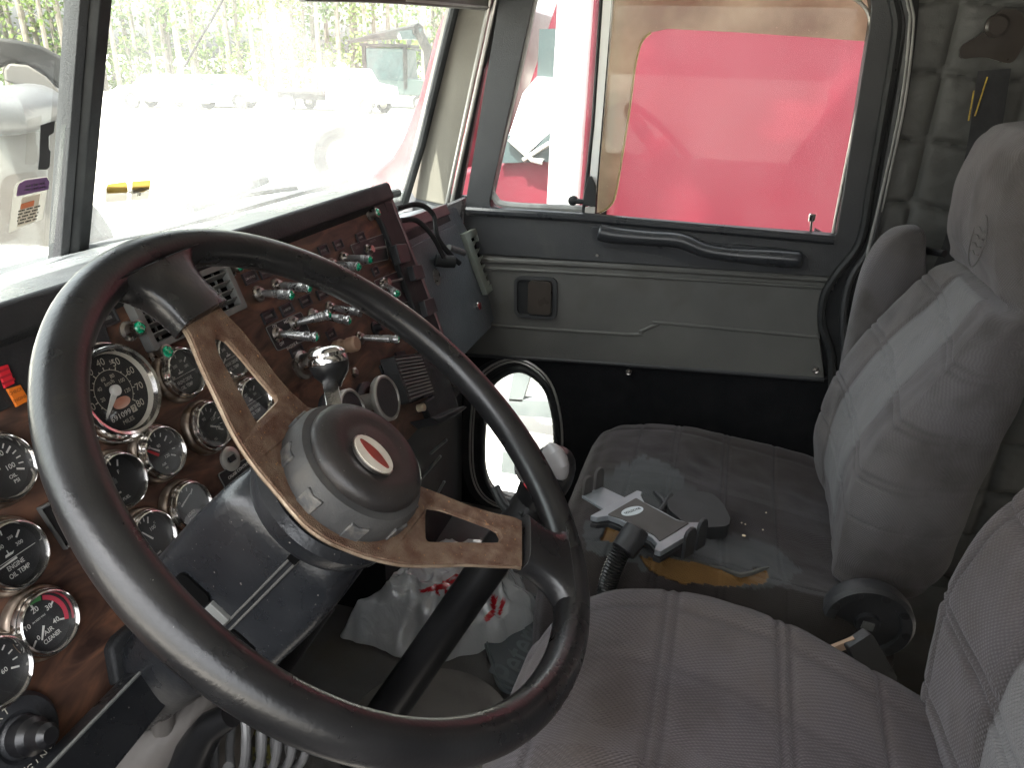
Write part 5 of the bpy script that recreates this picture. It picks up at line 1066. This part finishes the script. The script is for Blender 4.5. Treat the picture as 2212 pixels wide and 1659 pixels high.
gn=root('gooseneck_arm','black corrugated flexible arm rising beside the torn cushion to the tablet holder','gooseneck',X_(1330,1260,.10))
gp=catmull([X_(1372,1158,.135),X_(1352,1178,.115),X_(1335,1205,.10),X_(1318,1245,.09),X_(1310,1290,.085),X_(1308,1400,.08)],14)
mb=MB(); mb.tube(gp,[.0145 if (i%2) else .0125 for i in range(len(gp))],14); obj('flex_tube',mb,M['shift'],gn,smooth=20)
mb=MB(); mb.tube([X_(1378,1140,.135),X_(1362,1168,.122),X_(1345,1192,.108)],[.018,.020,.019],16); obj('ball_clamp',mb,M['black'],gn,bevel=.002)
po=root('black_pouch','flat black pouch lying on the passenger cushion behind the tablet holder','pouch',(.3,-.03,.43))
PF=Frame((.3,-.03,.445),(1,0,0),(0,1,0)); mb=MB(); mb.prism(PF,roundpoly([PF.hit(*q) for q in ((1440,1070),(1535,1076),(1560,1100),(1577,1135),(1570,1150),(1490,1155),(1440,1110))],.012,5),-.012,.012); obj('pouch_body',mb,M['door_black'],po,bevel=.006,seg=3)
mb=MB(); mb.tube([PF.p(*PF.hit(1445,1100),.0),PF.p(*PF.hit(1432,1085),.004),PF.p(*PF.hit(1414,1070),.008)],[.010,.006,.004],8); mb.tube([PF.p(*PF.hit(1448,1080),.01),PF.p(*PF.hit(1425,1110),.004)],.005,8); obj('pouch_clip',mb,M['black'],po)
# crumbs on the cushion
for i,(u,v) in enumerate(((1607,1157),(1648,1145),(1602,1130),(1610,1133),(1655,1108))):
    p=Z_(u,v,.438); m_=MB(); m_.lathe(Frame(p,(1,0,0),(0,1,0)),[(.0001,-.001),(.0035 if i==0 else .0016,0),(.0001,.002)],7); obj('crumb',m_,M['ivory'],loc=p,label=('largest tan crumb on the passenger cushion, nearest the torn edge','pale crumb on the passenger cushion, halfway between pouch and backrest','small pale crumb just above the tan crumb, nearer the pouch','small pale crumb directly beside another, above the tan crumb','pale crumb on the passenger cushion farthest from the torn edge')[i],cat='crumb',group='crumbs on the passenger cushion')
# ================================================================ gear lever
gl_=root('gear_lever','thick black gear lever with grey-capped knob behind the steering wheel','gear lever',D_(800,1560,1.18))
ax0=D_(765,1640,1.22); ax1=D_(1150,1085,.99); 
mb=MB(); mb.tube([ax0,ax0*.5+ax1*.5,ax1],[.0285,.0262,.0255],28); obj('lever_tube',mb,M['shift'],gl_)
k1=D_(1178,1040,.975); axd=nrm(ax1-ax0)
mb=MB(); mb.tube([ax1-axd*.01,D_(1165,1062,.98),k1,D_(1195,1010,.965),D_(1205,985,.955),D_(1208,968,.95)],[.0255,.029,.033,.031,.026,.012],24); obj('knob_body',mb,M['shift'],gl_,sub=1)
mb=MB(); kc=D_(1196,1000,.945); mb.tube([D_(1216,1040,.935),D_(1210,1012,.93),D_(1195,985,.932),D_(1178,962,.94)],[.006,.018,.021,.010],20,sx=.6); obj('knob_cap',mb,M['greyplastic'],gl_,sub=1)
mb=MB(); mb.prism3([D_(1117,1012,.925),D_(1136,1020,.925),D_(1150,1040,.925),D_(1136,1050,.925),D_(1118,1038,.925),D_(1110,1020,.925)][::1],A(.012,.004,.004)); obj('range_switch',mb,M['pad'],gl_,bevel=.002)
mb=MB(); mb.prism3([D_(1130,1046,.915),D_(1146,1042,.915),D_(1162,1070,.915),D_(1150,1074,.915)],A(.02,.004,-.006)); obj('red_button',mb,M['lamp_red'],gl_,bevel=.001)
mb=MB(); mb.tube(catmull([D_(1075,1052,1.02),D_(1085,1075,1.0),D_(1098,1092,.99),D_(1130,1112,.97)],5),.004,8); mb.tube(catmull([D_(1067,1058,1.02),D_(1080,1085,1.0),D_(1100,1105,.99),D_(1140,1120,.97)],5),.005,8); obj('air_line',mb,M['rubber'],gl_)
mb=MB(); P=[]
fb=Frame(A(ax0[0],ax0[1],.0),(1,0,0),(0,1,0)); mb.lathe(fb,[(.16,.002),(.13,.03),(.07,.06),(.05,.14),(.035,.16)],36); obj('rubber_boot',mb,M['mat'],gl_)
# ================================================================ floor things
bag=root('plastic_bag','crumpled translucent white plastic bag with red print on the cab floor','bag',(.4,.45,0))
bl_=[(735,1362),(760,1340),(800,1310),(815,1280),(865,1250),(905,1225),(960,1195),(1090,1195),(1128,1240),(1140,1290),(1165,1300),(1160,1340),(1100,1380),(1020,1400),(960,1415),(900,1415),(800,1385)]
bb=[Z_(u,v,.02)[:2] for u,v in bl_]; cb_=np.mean(bb,0); nA,nB=220,110; P=[]
bc=catmull([A(*q) for q in bb],20,True); 
for i in range(nB):
    t=i/(nB-1); row=[]
    for j in range(nA):
        q=bc[int(j*len(bc)/nA)]; p=cb_+(q-cb_)*t**.8; h=.115*(1-t**2.6)
        v=Vector((p[0]*7,p[1]*7,2)); r1=1-abs(noise.noise(v+Vector((0,0,t*2)))*2); r2=1-abs(noise.noise(Vector((p[0]*19+3,p[1]*19,7)))*2); r3=1-abs(noise.noise(Vector((p[0]*46,p[1]*46,1)))*2)
        z=.006+h*(.62+.42*r1)+(.014*r2+.003*r3)*(1-t**6)
        row.append((p[0]+.012*noise.noise(Vector((p[0]*25,p[1]*25,4))),p[1]+.012*noise.noise(Vector((p[0]*25,p[1]*25,14))),z))
    P.append(row)
mb=MB(); mb.grid(P,closed_v=True); 
pxy=proj(np.array(mb.v)); red=np.zeros(len(mb.v),bool)
for pl_ in ([(905,1275),(950,1262),(985,1240),(1000,1243),(965,1272),(910,1282)],[(935,1262),(942,1285),(950,1288),(943,1262)],[(955,1256),(962,1290),(970,1290),(962,1254)],[(975,1250),(985,1280),(992,1276),(982,1246)],[(1000,1228),(1030,1210),(1040,1216),(1005,1240)],[(1060,1285),(1075,1290),(1068,1330),(1052,1345),(1045,1335),(1060,1318)],[(1085,1290),(1092,1300),(1080,1335),(1074,1330)],[(1040,1200),(1070,1205),(1068,1230),(1045,1222)]): red|=inpoly(pxy,pl_)
mb.attr['red']=red.astype(float)
def bagmat():
    m=bpy.data.materials.new('bag_film'); m.use_nodes=True; n=m.node_tree;N=n.nodes;L=n.links; N.clear(); o=N.new('ShaderNodeOutputMaterial')
    b=N.new('ShaderNodeBsdfPrincipled'); b.inputs['Roughness'].default_value=.14; b.inputs['Specular IOR Level'].default_value=1; b.inputs['Coat Weight'].default_value=.8; b.inputs['Coat Roughness'].default_value=.08
    a=N.new('ShaderNodeAttribute'); a.attribute_name='red'; mx=N.new('ShaderNodeMix'); mx.data_type='RGBA'; mx.inputs[6].default_value=(.84,.87,.88,1); mx.inputs[7].default_value=(.55,.02,.03,1); L.new(a.outputs['Fac'],mx.inputs[0]); L.new(mx.outputs[2],b.inputs['Base Color'])
    tr=N.new('ShaderNodeBsdfTransparent'); ms=N.new('ShaderNodeMixShader'); tcb=N.new('ShaderNodeTexCoord'); vb=N.new('ShaderNodeTexNoise'); vb.inputs['Scale'].default_value=15; vb.inputs['Detail'].default_value=5; vb.inputs['Distortion'].default_value=1.6; L.new(tcb.outputs['Object'],vb.inputs[0]); bb_=N.new('ShaderNodeBump'); bb_.inputs['Strength'].default_value=1; bb_.inputs['Distance'].default_value=.007; L.new(vb.outputs[0],bb_.inputs['Height']); L.new(bb_.outputs[0],b.inputs['Normal'])
    mr=N.new('ShaderNodeMapRange'); mr.inputs[3].default_value=.64; mr.inputs[4].default_value=.9; L.new(a.outputs['Fac'],mr.inputs[0]); L.new(mr.outputs[0],ms.inputs[0]); L.new(tr.outputs[0],ms.inputs[1]); L.new(b.outputs[0],ms.inputs[2]); L.new(ms.outputs[0],o.inputs[0]); return m
obj('bag_film',mb,bagmat(),bag,smooth=60)
fm=root('floor_mat','dark rubber floor mat with raised script lettering beside the driver seat','floor mat',(.42,.3,.01))
FF=Frame((.4,.3,.012),(1,0,0),(0,1,0)); mo=[Z_(u,v,.012)[:2]-A(.4,.3) for u,v in ((1045,1350),(1120,1290),(1180,1295),(1215,1340),(1205,1400),(1185,1470),(1145,1500),(1085,1495),(1060,1440))]
mb=MB(); mb.prism(FF,catmull(mo,6,True),0,.006); o=obj('mat_sheet',mb,M['mat'],fm,bevel=.002)
q0=Z_(1085,1478,.018)[:2]-A(.4,.3); q1=Z_(1172,1310,.018)[:2]-A(.4,.3); ang=math.atan2(*(q1-q0)[::-1]); lf=FF.at(*((q0+q1)/2),.006,rot=ang)
M['mat_relief_tint']=mat('rubber_relief_tint',(.11,.13,.135),(.085,.10,.105),20,.5)  # lighter tint replaces the relief shading of the script and border
mb=MB(); text(mb,'Peterbilt',lf,width=np.linalg.norm(q1-q0),height=.075,c=.0025,shear=.35,bold=.01)
obj('raised_script',mb,M['mat_relief_tint'],fm,smooth=0)
mb=MB(); mb.tube([FF.p(q[0],q[1],.007) for q in catmull([A(*m_)*.93+A(*np.mean(mo,0))*.07 for m_ in mo],6,True)],.0022,6,closed=True); obj('mat_border',mb,M['mat_relief_tint'],fm)
mb=MB(); mb.lathe(Frame(Z_(930,1585,.01),(1,0,0),(0,1,0)),[(.16,0),(.155,.006),(.12,.008),(0,.009)],48); obj('tunnel_cover',mb,M['greypart'],loc=Z_(930,1585,.0),label='round dull grey cover plate on the floor by the gear lever base',cat='cover')
# ---- things under the dash at the lower left
ub=root('lower_trim_bar','black metal trim bar below the wood panel at the lower left','trim bar',PANEL.p(-.42,-.18,0))
q=[PANEL.p(*PN(u,v,c),c) for u,v,c in ((330,1425,.03),(402,1475,.03),(250,1665,.05),(90,1675,.05))]
mb=MB(); mb.prism3(q,-PANEL.ez*.02); obj('bar_plate',mb,M['column'],ub,bevel=.003)
mb=MB(); mb.tube([q[0],q[3]],.0016,8); mb.tube([q[0],q[1]],.0016,8); obj('bar_bead',mb,M['vent'],ub)
q=[PANEL.p(*PN(u,v,.01),.01) for u,v in ((255,1485),(240,1400),(255,1375),(290,1345),(420,1345),(480,1420),(400,1475),(330,1428))]
mb=MB(); mb.prism3(q,-PANEL.ez*.02); obj('knee_plate',mb,M['dashdark'],ub,bevel=.004)
kb=root('column_boot','grey moulded boot and brackets under the steering column','boot',D_(420,1560,.95))
P=[]
for t,(u,v,dd,r) in enumerate(((450,1440,.88,.05),(420,1490,.92,.075),(400,1560,.98,.085),(380,1640,1.03,.095),(360,1750,1.1,.10))):
    f=Frame(D_(u,v,dd),(1,0,0),(0,.5,1)); P.append([f.p(1.5*r*math.cos(s),0*r,0)+A(0,r*.7*math.sin(s),0) for s in np.linspace(0,6.283,24,endpoint=False)])
mb=MB(); mb.grid(P,closed_v=True,cap=True); obj('boot_shell',mb,M['greypart'],kb,sub=1,smooth=180)
mb=MB(); mb.tube([D_(352,1540,.84),D_(352,1600,.87),D_(340,1680,.9)],.0105,12); obj('hose',mb,M['greypart'],kb)
mb=MB(); mb.tube([D_(500,1545,.82),D_(455,1570,.84),D_(420,1620,.86),D_(400,1680,.88)],[.012,.015,.018,.02],12); obj('dark_hose',mb,M['shift'],kb)
cc_=root('coiled_cord','coiled grey cord hanging under the steering column at the bottom edge','cord',D_(520,1590,.85))
base=D_(475,1600,.86); ax=nrm(D_(610,1575,.88)-base); u1=nrm(np.cross(ax,A(0,0,1))); u2=np.cross(ax,u1); n_=5.5
pts=[base+ax*(.085*t)+.034*(u1*math.cos(2*math.pi*n_*t)+1.2*u2*math.sin(2*math.pi*n_*t)) for t in np.linspace(0,1,110)]
mb=MB(); mb.tube(pts,.0046,10); obj('cord_coil',mb,M['cable'],cc_)
st=root('patterned_strap','olive and black patterned strap hanging below the column at the bottom edge','strap',D_(570,1630,1.1))
mb=MB(); mb.prism3([D_(548,1560,1.15),D_(598,1560,1.15),D_(606,1700,1.1),D_(552,1700,1.1)],A(0,.003,0)); obj('strap_web',mb,M['strap'],st,smooth=0)
mb=MB(); mb.tube([D_(700,1300,1.2),D_(560,1500,1.2),D_(440,1700,1.2)],.03,12,sx=.4); obj('pedal_bracket',mb,M['carpet_black'],loc=D_(560,1500,1.2),label='black pedal arm under the dash behind the steering column',cat='pedal arm')
# ================================================================ outside
GZ=-1.25
mb=MB(); mb.box(WORLD,-300,400,-300,400,GZ-.1,GZ); obj('gravel_ground',mb,M['gravel'],kind='structure',smooth=0)
# own hood
hd=root('truck_hood','long white truck hood beyond the windshield, washed out by daylight','hood',(0,2,.5))
P=[]
for y,hw,z in ((.99,.62,.80),(1.3,.60,.80),(1.9,.56,.76),(2.6,.52,.68),(3.0,.50,.62)):
    P.append([(x*hw,y,z-.10*abs(x)**3.5-(.5 if abs(x)>1 else 0)*0) for x in np.linspace(-1,1,17)]+[(hw,y,-.3)][:0])
top=[[(-r[0][0]*-1,r[0][1],-.35)]+list(r)+[(r[-1][0],r[-1][1],-.35)] for r in P]
mb=MB(); mb.grid(top,cap=True); obj('hood_shell',mb,M['paint_white'],hd,bevel=.01,smooth=50)
P=[]
for k in range(17):
    t=math.pi*k/16; y=2.55-.62*math.cos(t); z=-.25+.62*math.sin(t); P.append([(.50,y,z),(.75,y,z+.02),(1.05,y,z-.02),(1.10,y,z-.08)])
mb=MB(); mb.grid(P); obj('fender',mb,M['paint_white'],hd,smooth=60)
c_=catmull([D_(u,v,3.4) for u,v in ((700,372),(690,340),(700,305),(722,290),(770,276))],5)
mb=MB(); mb.tube(c_,[.045]*len(c_),8,sx=.5); obj('mirror_bracket',mb,M['fenderdark'],hd)
mb=MB(); mb.prism3([D_(658,268,3.3),D_(680,268,3.3),D_(672,300,3.3),D_(660,306,3.3)],A(.05,.05,0)); obj('marker_lamp',mb,M['greyplastic'],hd,bevel=.006)
wp=root('wiper','black wiper arm resting on the base of the windshield','wiper',WS.p(*WS.hit(500,410)))
mb=MB(); mb.tube([WS.p(*WS.hit(u,v,-.03),-.03) for u,v in ((410,450),(440,436),(520,405),(575,388))],[.010,.012,.012,.008],8); obj('wiper_blade',mb,M['fenderdark'],wp)
mb=MB(); mb.tube([WS.p(*WS.hit(u,v,-.04),-.04) for u,v in ((500,430),(540,420),(595,412),(640,405))],.005,8); obj('wiper_arm',mb,M['fenderdark'],wp)
an=MB().tube(catmull([D_(486,-10,2.6),D_(455,45,2.6),D_(425,95,2.6),D_(398,145,2.6)],5),.0035,6); obj('antenna_wire',an,M['fenderdark'],loc=D_(400,140,2.6),label='thin dark antenna wire slanting across the view through the windshield',cat='antenna')
# red truck alongside
rt=root('red_truck','red semi truck parked alongside, its flat sleeper side filling the door window','truck',(3.4,0,GZ))
mb=MB(); mb.box(WORLD,2.3,4.5,-2.6,.47,.02,2.3); obj('sleeper_box',mb,M['paint_red'],rt,bevel=.06)
cab=[X_(u,v,2.4) for u,v in ((1395,-60),(1395,470),(1395,700),(1050,700),(1050,352),(1020,352),(1105,160),(1140,50),(1150,-60))]
mb=MB(); mb.prism3([A(2.4,.52,2.1),A(2.4,.52,.12),A(2.4,1.9,.12),A(2.4,1.9,.50),A(2.4,.95,.765),A(2.4,.86,1.02),A(2.4,.72,1.46),A(2.4,.68,2.1)],A(2.0,0,0)); obj('cab',mb,M['paint_red'],rt,bevel=.03)
mb=MB(); mb.prism3([X_(u,v,2.385) for u,v in ((1165,62),(1225,60),(1225,172),(1160,168))],A(.02,0,0)); obj('door_window',mb,M['darkglass'],rt)
mb=MB(); mb.prism3([X_(u,v,2.38) for u,v in ((1160,165),(1228,168),(1212,262),(1140,330),(1100,290),(1130,200))],A(.02,0,0)); obj('sky_reflection',mb,M['paint_white'],rt)  # white panel stands in for sky reflected in the cab glass
mb=MB(); mb.prism3([X_(u,v,2.375) for u,v in ((1092,286),(1146,330),(1214,256),(1208,348),(1082,352))],A(.02,0,0)); obj('cowl_panel',mb,M['darkglass'],rt)
mb=MB(); mb.tube([X_(1100,300,2.36),X_(1150,345,2.36),X_(1172,350,2.36)],.012,6); mb.tube([X_(1130,345,2.36),X_(1185,310,2.36),X_(1212,318,2.36)],.010,6); obj('wiper_linkage',mb,M['alu'],rt)
hl=[(985,-30),(958,20),(938,70),(918,150),(903,205),(886,248),(866,302),(843,340),(798,378),(795,470),(1010,470),(1010,-30)]
mb=MB(); mb.prism3([X_(u,v,2.42) for u,v in hl],A(1.9,0,0)); obj('engine_hood',mb,M['paint_red2'],rt,bevel=.04)
mb=MB(); mb.rod(A(2.12,X_(1240,0,2.12)[1]-.01,2.5),A(2.12,X_(1215,430,2.12)[1],-.3),.065,24); st_=obj('exhaust_stack',mb,M['steelwhite'],rt)
mb=MB(); mb.lathe(Frame(A(2.12,X_(1215,430,2.12)[1],.53),(1,0,0),(0,1,0)),[(.068,0),(.075,.004),(.075,.03),(.068,.034)],24); obj('stack_clamp',mb,M['chrome_dull'],st_)
mb=MB(); mb.rod(A(2.05,1.6,-.72),A(2.05,-.4,-.72),.33,40); tk=obj('fuel_tank',mb,M['tank'],rt)
for y in (.47,1.35): mb=MB(); mb.lathe(Frame(A(2.05,y,-.72),(1,0,0),(0,0,1),(0,1,0)),[(.335,-.06),(.345,-.06),(.345,.06),(.335,.06)],40); obj('tank_strap',mb,M['rubber'],tk)
mb=MB(); mb.box(WORLD,1.32,1.75,-.2,1.6,-.56,-.53); stp=obj('step_plate',mb,M['alu'],rt)
for q_,nm in ((((1112,790),(1152,790),(1128,868),(1098,866)),'side_bracket'),(((1086,975),(1116,985),(1112,1090),(1076,1080)),'side_bracket'),(((1100,862),(1200,868),(1200,905),(1098,895)),'chassis_rail')): mb=MB(); mb.prism3([X_(*k,1.85) for k in q_],A(.04,0,0)); obj(nm,mb,M['panelgrey'],rt)
for i in range(5):
    for j in range(8): 
        if (i+j)%2==0: mb=MB(); mb.lathe(Frame(A(1.38+.08*i,.30+.07*j,-.529),(1,0,0),(0,1,0)),[(.017,0),(.014,.003),(.011,.0005),(0,.0005)],14); obj('step_hole',mb,M['fenderdark'],stp)
for y in (1.9,-2.0):
    f=Frame(A(2.35,y,GZ+.5),(0,1,0),(0,0,1),(1,0,0)); mb=MB(); mb.lathe(f,[(.28,0),(.46,.0),(.50,.06),(.50,.24),(.46,.30),(.28,.30)],40); wh=obj('wheel',mb,M['tyre'],rt); mb=MB(); mb.lathe(f,[(.28,.05),(.20,.08),(.08,.02),(0,.02)],32); obj('rim',mb,M['alu'],wh)
# vehicles far out in the yard
def vehicle(name,label,cat,u,v,yaw,L,prof,win,paint,wheels,extra=None,W=1.8,group=None):
    p=Z_(u,v,GZ); r_o=root(name,label,cat,p,group); d=p-EYE; a=math.atan2(d[0],d[1]); ex=A(math.sin(a+math.pi/2+yaw),math.cos(a+math.pi/2+yaw),0); f=Frame(p,ex,(0,0,1)) 
    if f.ez@(EYE-p)<0: f.ez=-f.ez
    mb=MB(); mb.prism(f,prof,-W,0); obj('body',mb,paint,r_o,bevel=.06)
    for w_ in win: mb=MB(); mb.prism(f,w_,-.02,.012); obj('window',mb,M['darkglass'],r_o)
    for x in wheels:
        for c in (-.22,-W): 
            g=f.at(x,.36,c); mb=MB(); mb.lathe(Frame(g.o,f.ex,f.ey,f.ez),[(.0,0),(.2,.0),(.36,.02),(.37,.10),(.37,.2),(.34,.235),(.2,.235),(.17,.20),(0,.2)],24); wo_=obj('wheel',mb,M['tyre'],r_o)
            mb=MB(); mb.lathe(Frame(f.at(x,.36,c+.21).o,f.ex,f.ey,f.ez),[(.2,0),(.17,.02),(0,.03)],20); obj('rim',mb,M['alu'],wo_)
    if extra: extra(r_o,f,W)
    return r_o
carp=[(-2.2,.35),(-2.25,.75),(-1.9,.95),(-1.3,1.0),(-.7,1.45),(.8,1.48),(1.5,1.05),(2.1,.95),(2.2,.6),(2.15,.35)]
carw=[[(-1.1,1.02),(-.65,1.36),(-.05,1.38),(-.05,1.02)],[(.03,1.02),(.03,1.38),(.72,1.38),(1.15,1.02)]]
vehicle('parked_car','white car in the yard, leftmost of the two seen through the windshield','car',350,236,.5,4.4,carp,carw,M['paint_white'],(-1.4,1.4),group='white cars parked in the yard')
vehicle('parked_car','white car in the yard between another white car and the flatbed truck','car',455,233,.35,4.4,carp,carw,M['paint_white'],(-1.4,1.4),group='white cars parked in the yard')
def bed(r,f,W):
    mb=MB(); mb.box(f,-3.6,-.5,.78,.92,-W-.1,.1); obj('flat_bed',mb,M['fenderdark'],r,bevel=.02)
    mb=MB(); mb.box(f,-.62,-.5,.92,1.9,-W-.05,.05); obj('headboard',mb,M['beige'],r,bevel=.02)
    mb=MB(); mb.box(f,-3.4,-.6,.5,.78,-W+.3,-.3); obj('chassis',mb,M['fenderdark'],r)
vehicle('flatbed_truck','small white truck with empty black flatbed, far off before the pine trees','truck',725,243,.55,5.5,[(-.5,.5),(-.5,1.95),(.9,1.95),(1.3,1.35),(2.3,1.2),(2.4,.5)],[[(-.1,1.38),(-.1,1.82),(.75,1.82),(1.05,1.38)]],M['paint_white'],(-2.6,1.6),bed,W=2.0)
def mach(r,f,W):
    mb=MB(); mb.box(f,-1.3,-1.1,1.0,3.0,-.1,0.02); mb.box(f,.9,1.1,1.0,3.0,-.1,.02); mb.box(f,-1.4,1.2,3.0,3.15,-W,.05); obj('cab_frame',mb,M['fenderdark'],r)
vehicle('forestry_machine','dark green machine with glazed cab at the edge of the trees','machine',838,234,.3,4,[(-1.6,.7),(-1.6,1.2),(-1.1,1.3),(-1.1,2.95),(1.0,2.95),(1.1,1.5),(2.4,1.4),(2.5,.7)],[[(-.95,1.4),(-.95,2.8),(.85,2.8),(.9,1.4)]],mat('machine_green',(.03,.045,.042),(.025,.04,.036),2,.5),(-1.0,1.7),mach,W=2.2)
lb=root('crane_boom','dark slender crane boom reaching across in front of the trees','crane boom',D_(905,95,16))
mb=MB(); mb.tube([D_(752,90,17),D_(800,80,16.5),D_(905,64,15)],[.03,.06,.12],6); obj('boom_arm',mb,M['fenderdark'],lb)
mb=MB(); mb.prism3([D_(862,66,15),D_(912,60,15),D_(905,84,15),D_(868,84,15)],A(.3,.2,0)); obj('boom_head',mb,M['darkglass'],lb)
mb=MB(); mb.tube([D_(905,70,15),D_(925,110,15),A(*D_(940,150,15)[:2],GZ)],.09,8); obj('boom_mast',mb,M['fenderdark'],lb)
# worn machine seen through the left pane
om=root('parked_tractor','parked vehicle with dark arched fender and beige side, left of the centre post','tractor',D_(60,300,4.2))
arch=[D_(u,v,4.4) for u,v in ((-70,90),(-20,78),(40,86),(90,98),(150,130),(165,200),(140,220),(120,180),(80,150),(30,135),(-10,150),(-60,170))]
mb=MB(); mb.prism3(arch,A(.3,.35,0)); obj('fender_arch',mb,M['fenderdark'],om,bevel=.02)
mb=MB(); mb.prism3([D_(u,v,4.35) for u,v in ((10,150),(20,137),(60,140),(100,165),(132,200),(110,208),(60,190),(12,175))],A(.08,.1,0)); obj('arch_liner',mb,M['beige'],om,bevel=.01)
mb=MB(); mb.tube([D_(-40,240,4.2),D_(24,238,4.2),D_(70,232,4.3),D_(150,232,4.6)],.105,20); obj('bumper_tube',mb,mat('dull_bumper',(.12,.12,.12),(.09,.09,.09),4,.3,metal=.3),om)
mb=MB(); mb.prism3([D_(u,v,4.3) for u,v in ((-80,190),(60,200),(160,215),(170,270),(175,620),(-80,620))],A(.5,.6,0)); obj('body_side',mb,M['beige'],om,bevel=.02)
f=Frame(D_(40,560,4.5),nrm(A(1,-1,0)),(0,0,1)); mb=MB(); mb.lathe(f,[(0,-.1),(.4,-.1),(.45,0),(.4,.1),(0,.1)],24); obj('wheel',mb,M['tyre'],om)
# ---- trees
protos=[]
for k in range(5):
    rr=np.random.default_rng(20+k); h=15+3*rr.random(); leaf=MB(); tr_=MB()
    bend=rr.normal(0,.25,2)
    tr_.tube([A(bend[0]*t*t,bend[1]*t*t,h*t) for t in np.linspace(0,1,7)],list(np.linspace(.17,.05,7)),7)
    n=620 if k<3 else 380
    for c in range(26):
        zc=1.2+(h-1.5)*rr.random()**.9 if k<3 else 4+(h-4)*rr.random(); an=rr.random()*6.283; rad=(.3+1.9*rr.random())*(1-.45*zc/h); cc3=A(rad*math.cos(an),rad*math.sin(an),zc)
        tr_.tube([A(0,0,max(.5,zc-.5)),cc3],[.035,.012],4)
        for _ in range(n//26):
            p=cc3+rr.normal(0,1,3)*A(.55,.55,.38); s=.09+.13*rr.random(); a=nrm(rr.normal(0,1,3)); b=nrm(np.cross(a,rr.normal(0,1,3)))
            leaf.add([p-a*s,p-b*s*.6,p+a*s,p+b*s*.6],[(0,1,2,3)])
    protos.append((tr_,leaf))
tn=0; tm=[]
for k,(a,b) in enumerate(protos):
    r_o=root('pine_tree','tall thin tree in the line of trees behind the yard','tree',(0,0,0),'trees behind the yard')
    obj('trunk',a,M['trunk'],r_o,recalc=False); obj('crown',b,M['leaf' if k%2 else 'leaf2'],r_o,recalc=False,smooth=0); tm.append(r_o)
rt_=random.Random(3); n=0
for i in range(64):
    u=-160+1180*i/63+rt_.uniform(-12,12); d=ray(u,185); d=nrm(A(d[0],d[1],0)); D=rt_.choice((52,57,63))+rt_.uniform(-2,2); p=A(EYE[0],EYE[1],0)+d*D; p[2]=GZ
    src=tm[rt_.randrange(5)]; o=src if src.get('_u') is None and n<5 and tm[n] is src else None
    o=copy_tree(src) if i>=5 else tm[i]
    o.location=tuple(p); o.rotation_euler=(0,0,rt_.uniform(0,6.28)); s=rt_.uniform(.8,1.15); o.scale=(s,s,s)
mb=MB(); rr=np.random.default_rng(5)
for i in range(3500):
    u=-200+1250*rr.random(); d=ray(u,185); d=nrm(A(d[0],d[1],0)); p=A(EYE[0],EYE[1],0)+d*(58+12*rr.random()); p[2]=GZ+abs(rr.normal(0,1))*1.5
    s=.15+.25*rr.random(); a=nrm(rr.normal(0,1,3)); b=nrm(np.cross(a,rr.normal(0,1,3))); mb.add([p-a*s,p-b*s*.6,p+a*s,p+b*s*.6],[(0,1,2,3)])
obj('undergrowth',mb,M['leaf2'],kind='stuff',label='light green undergrowth below the trees behind the yard',cat='undergrowth',smooth=0,recalc=False,loc=(40,40,GZ))
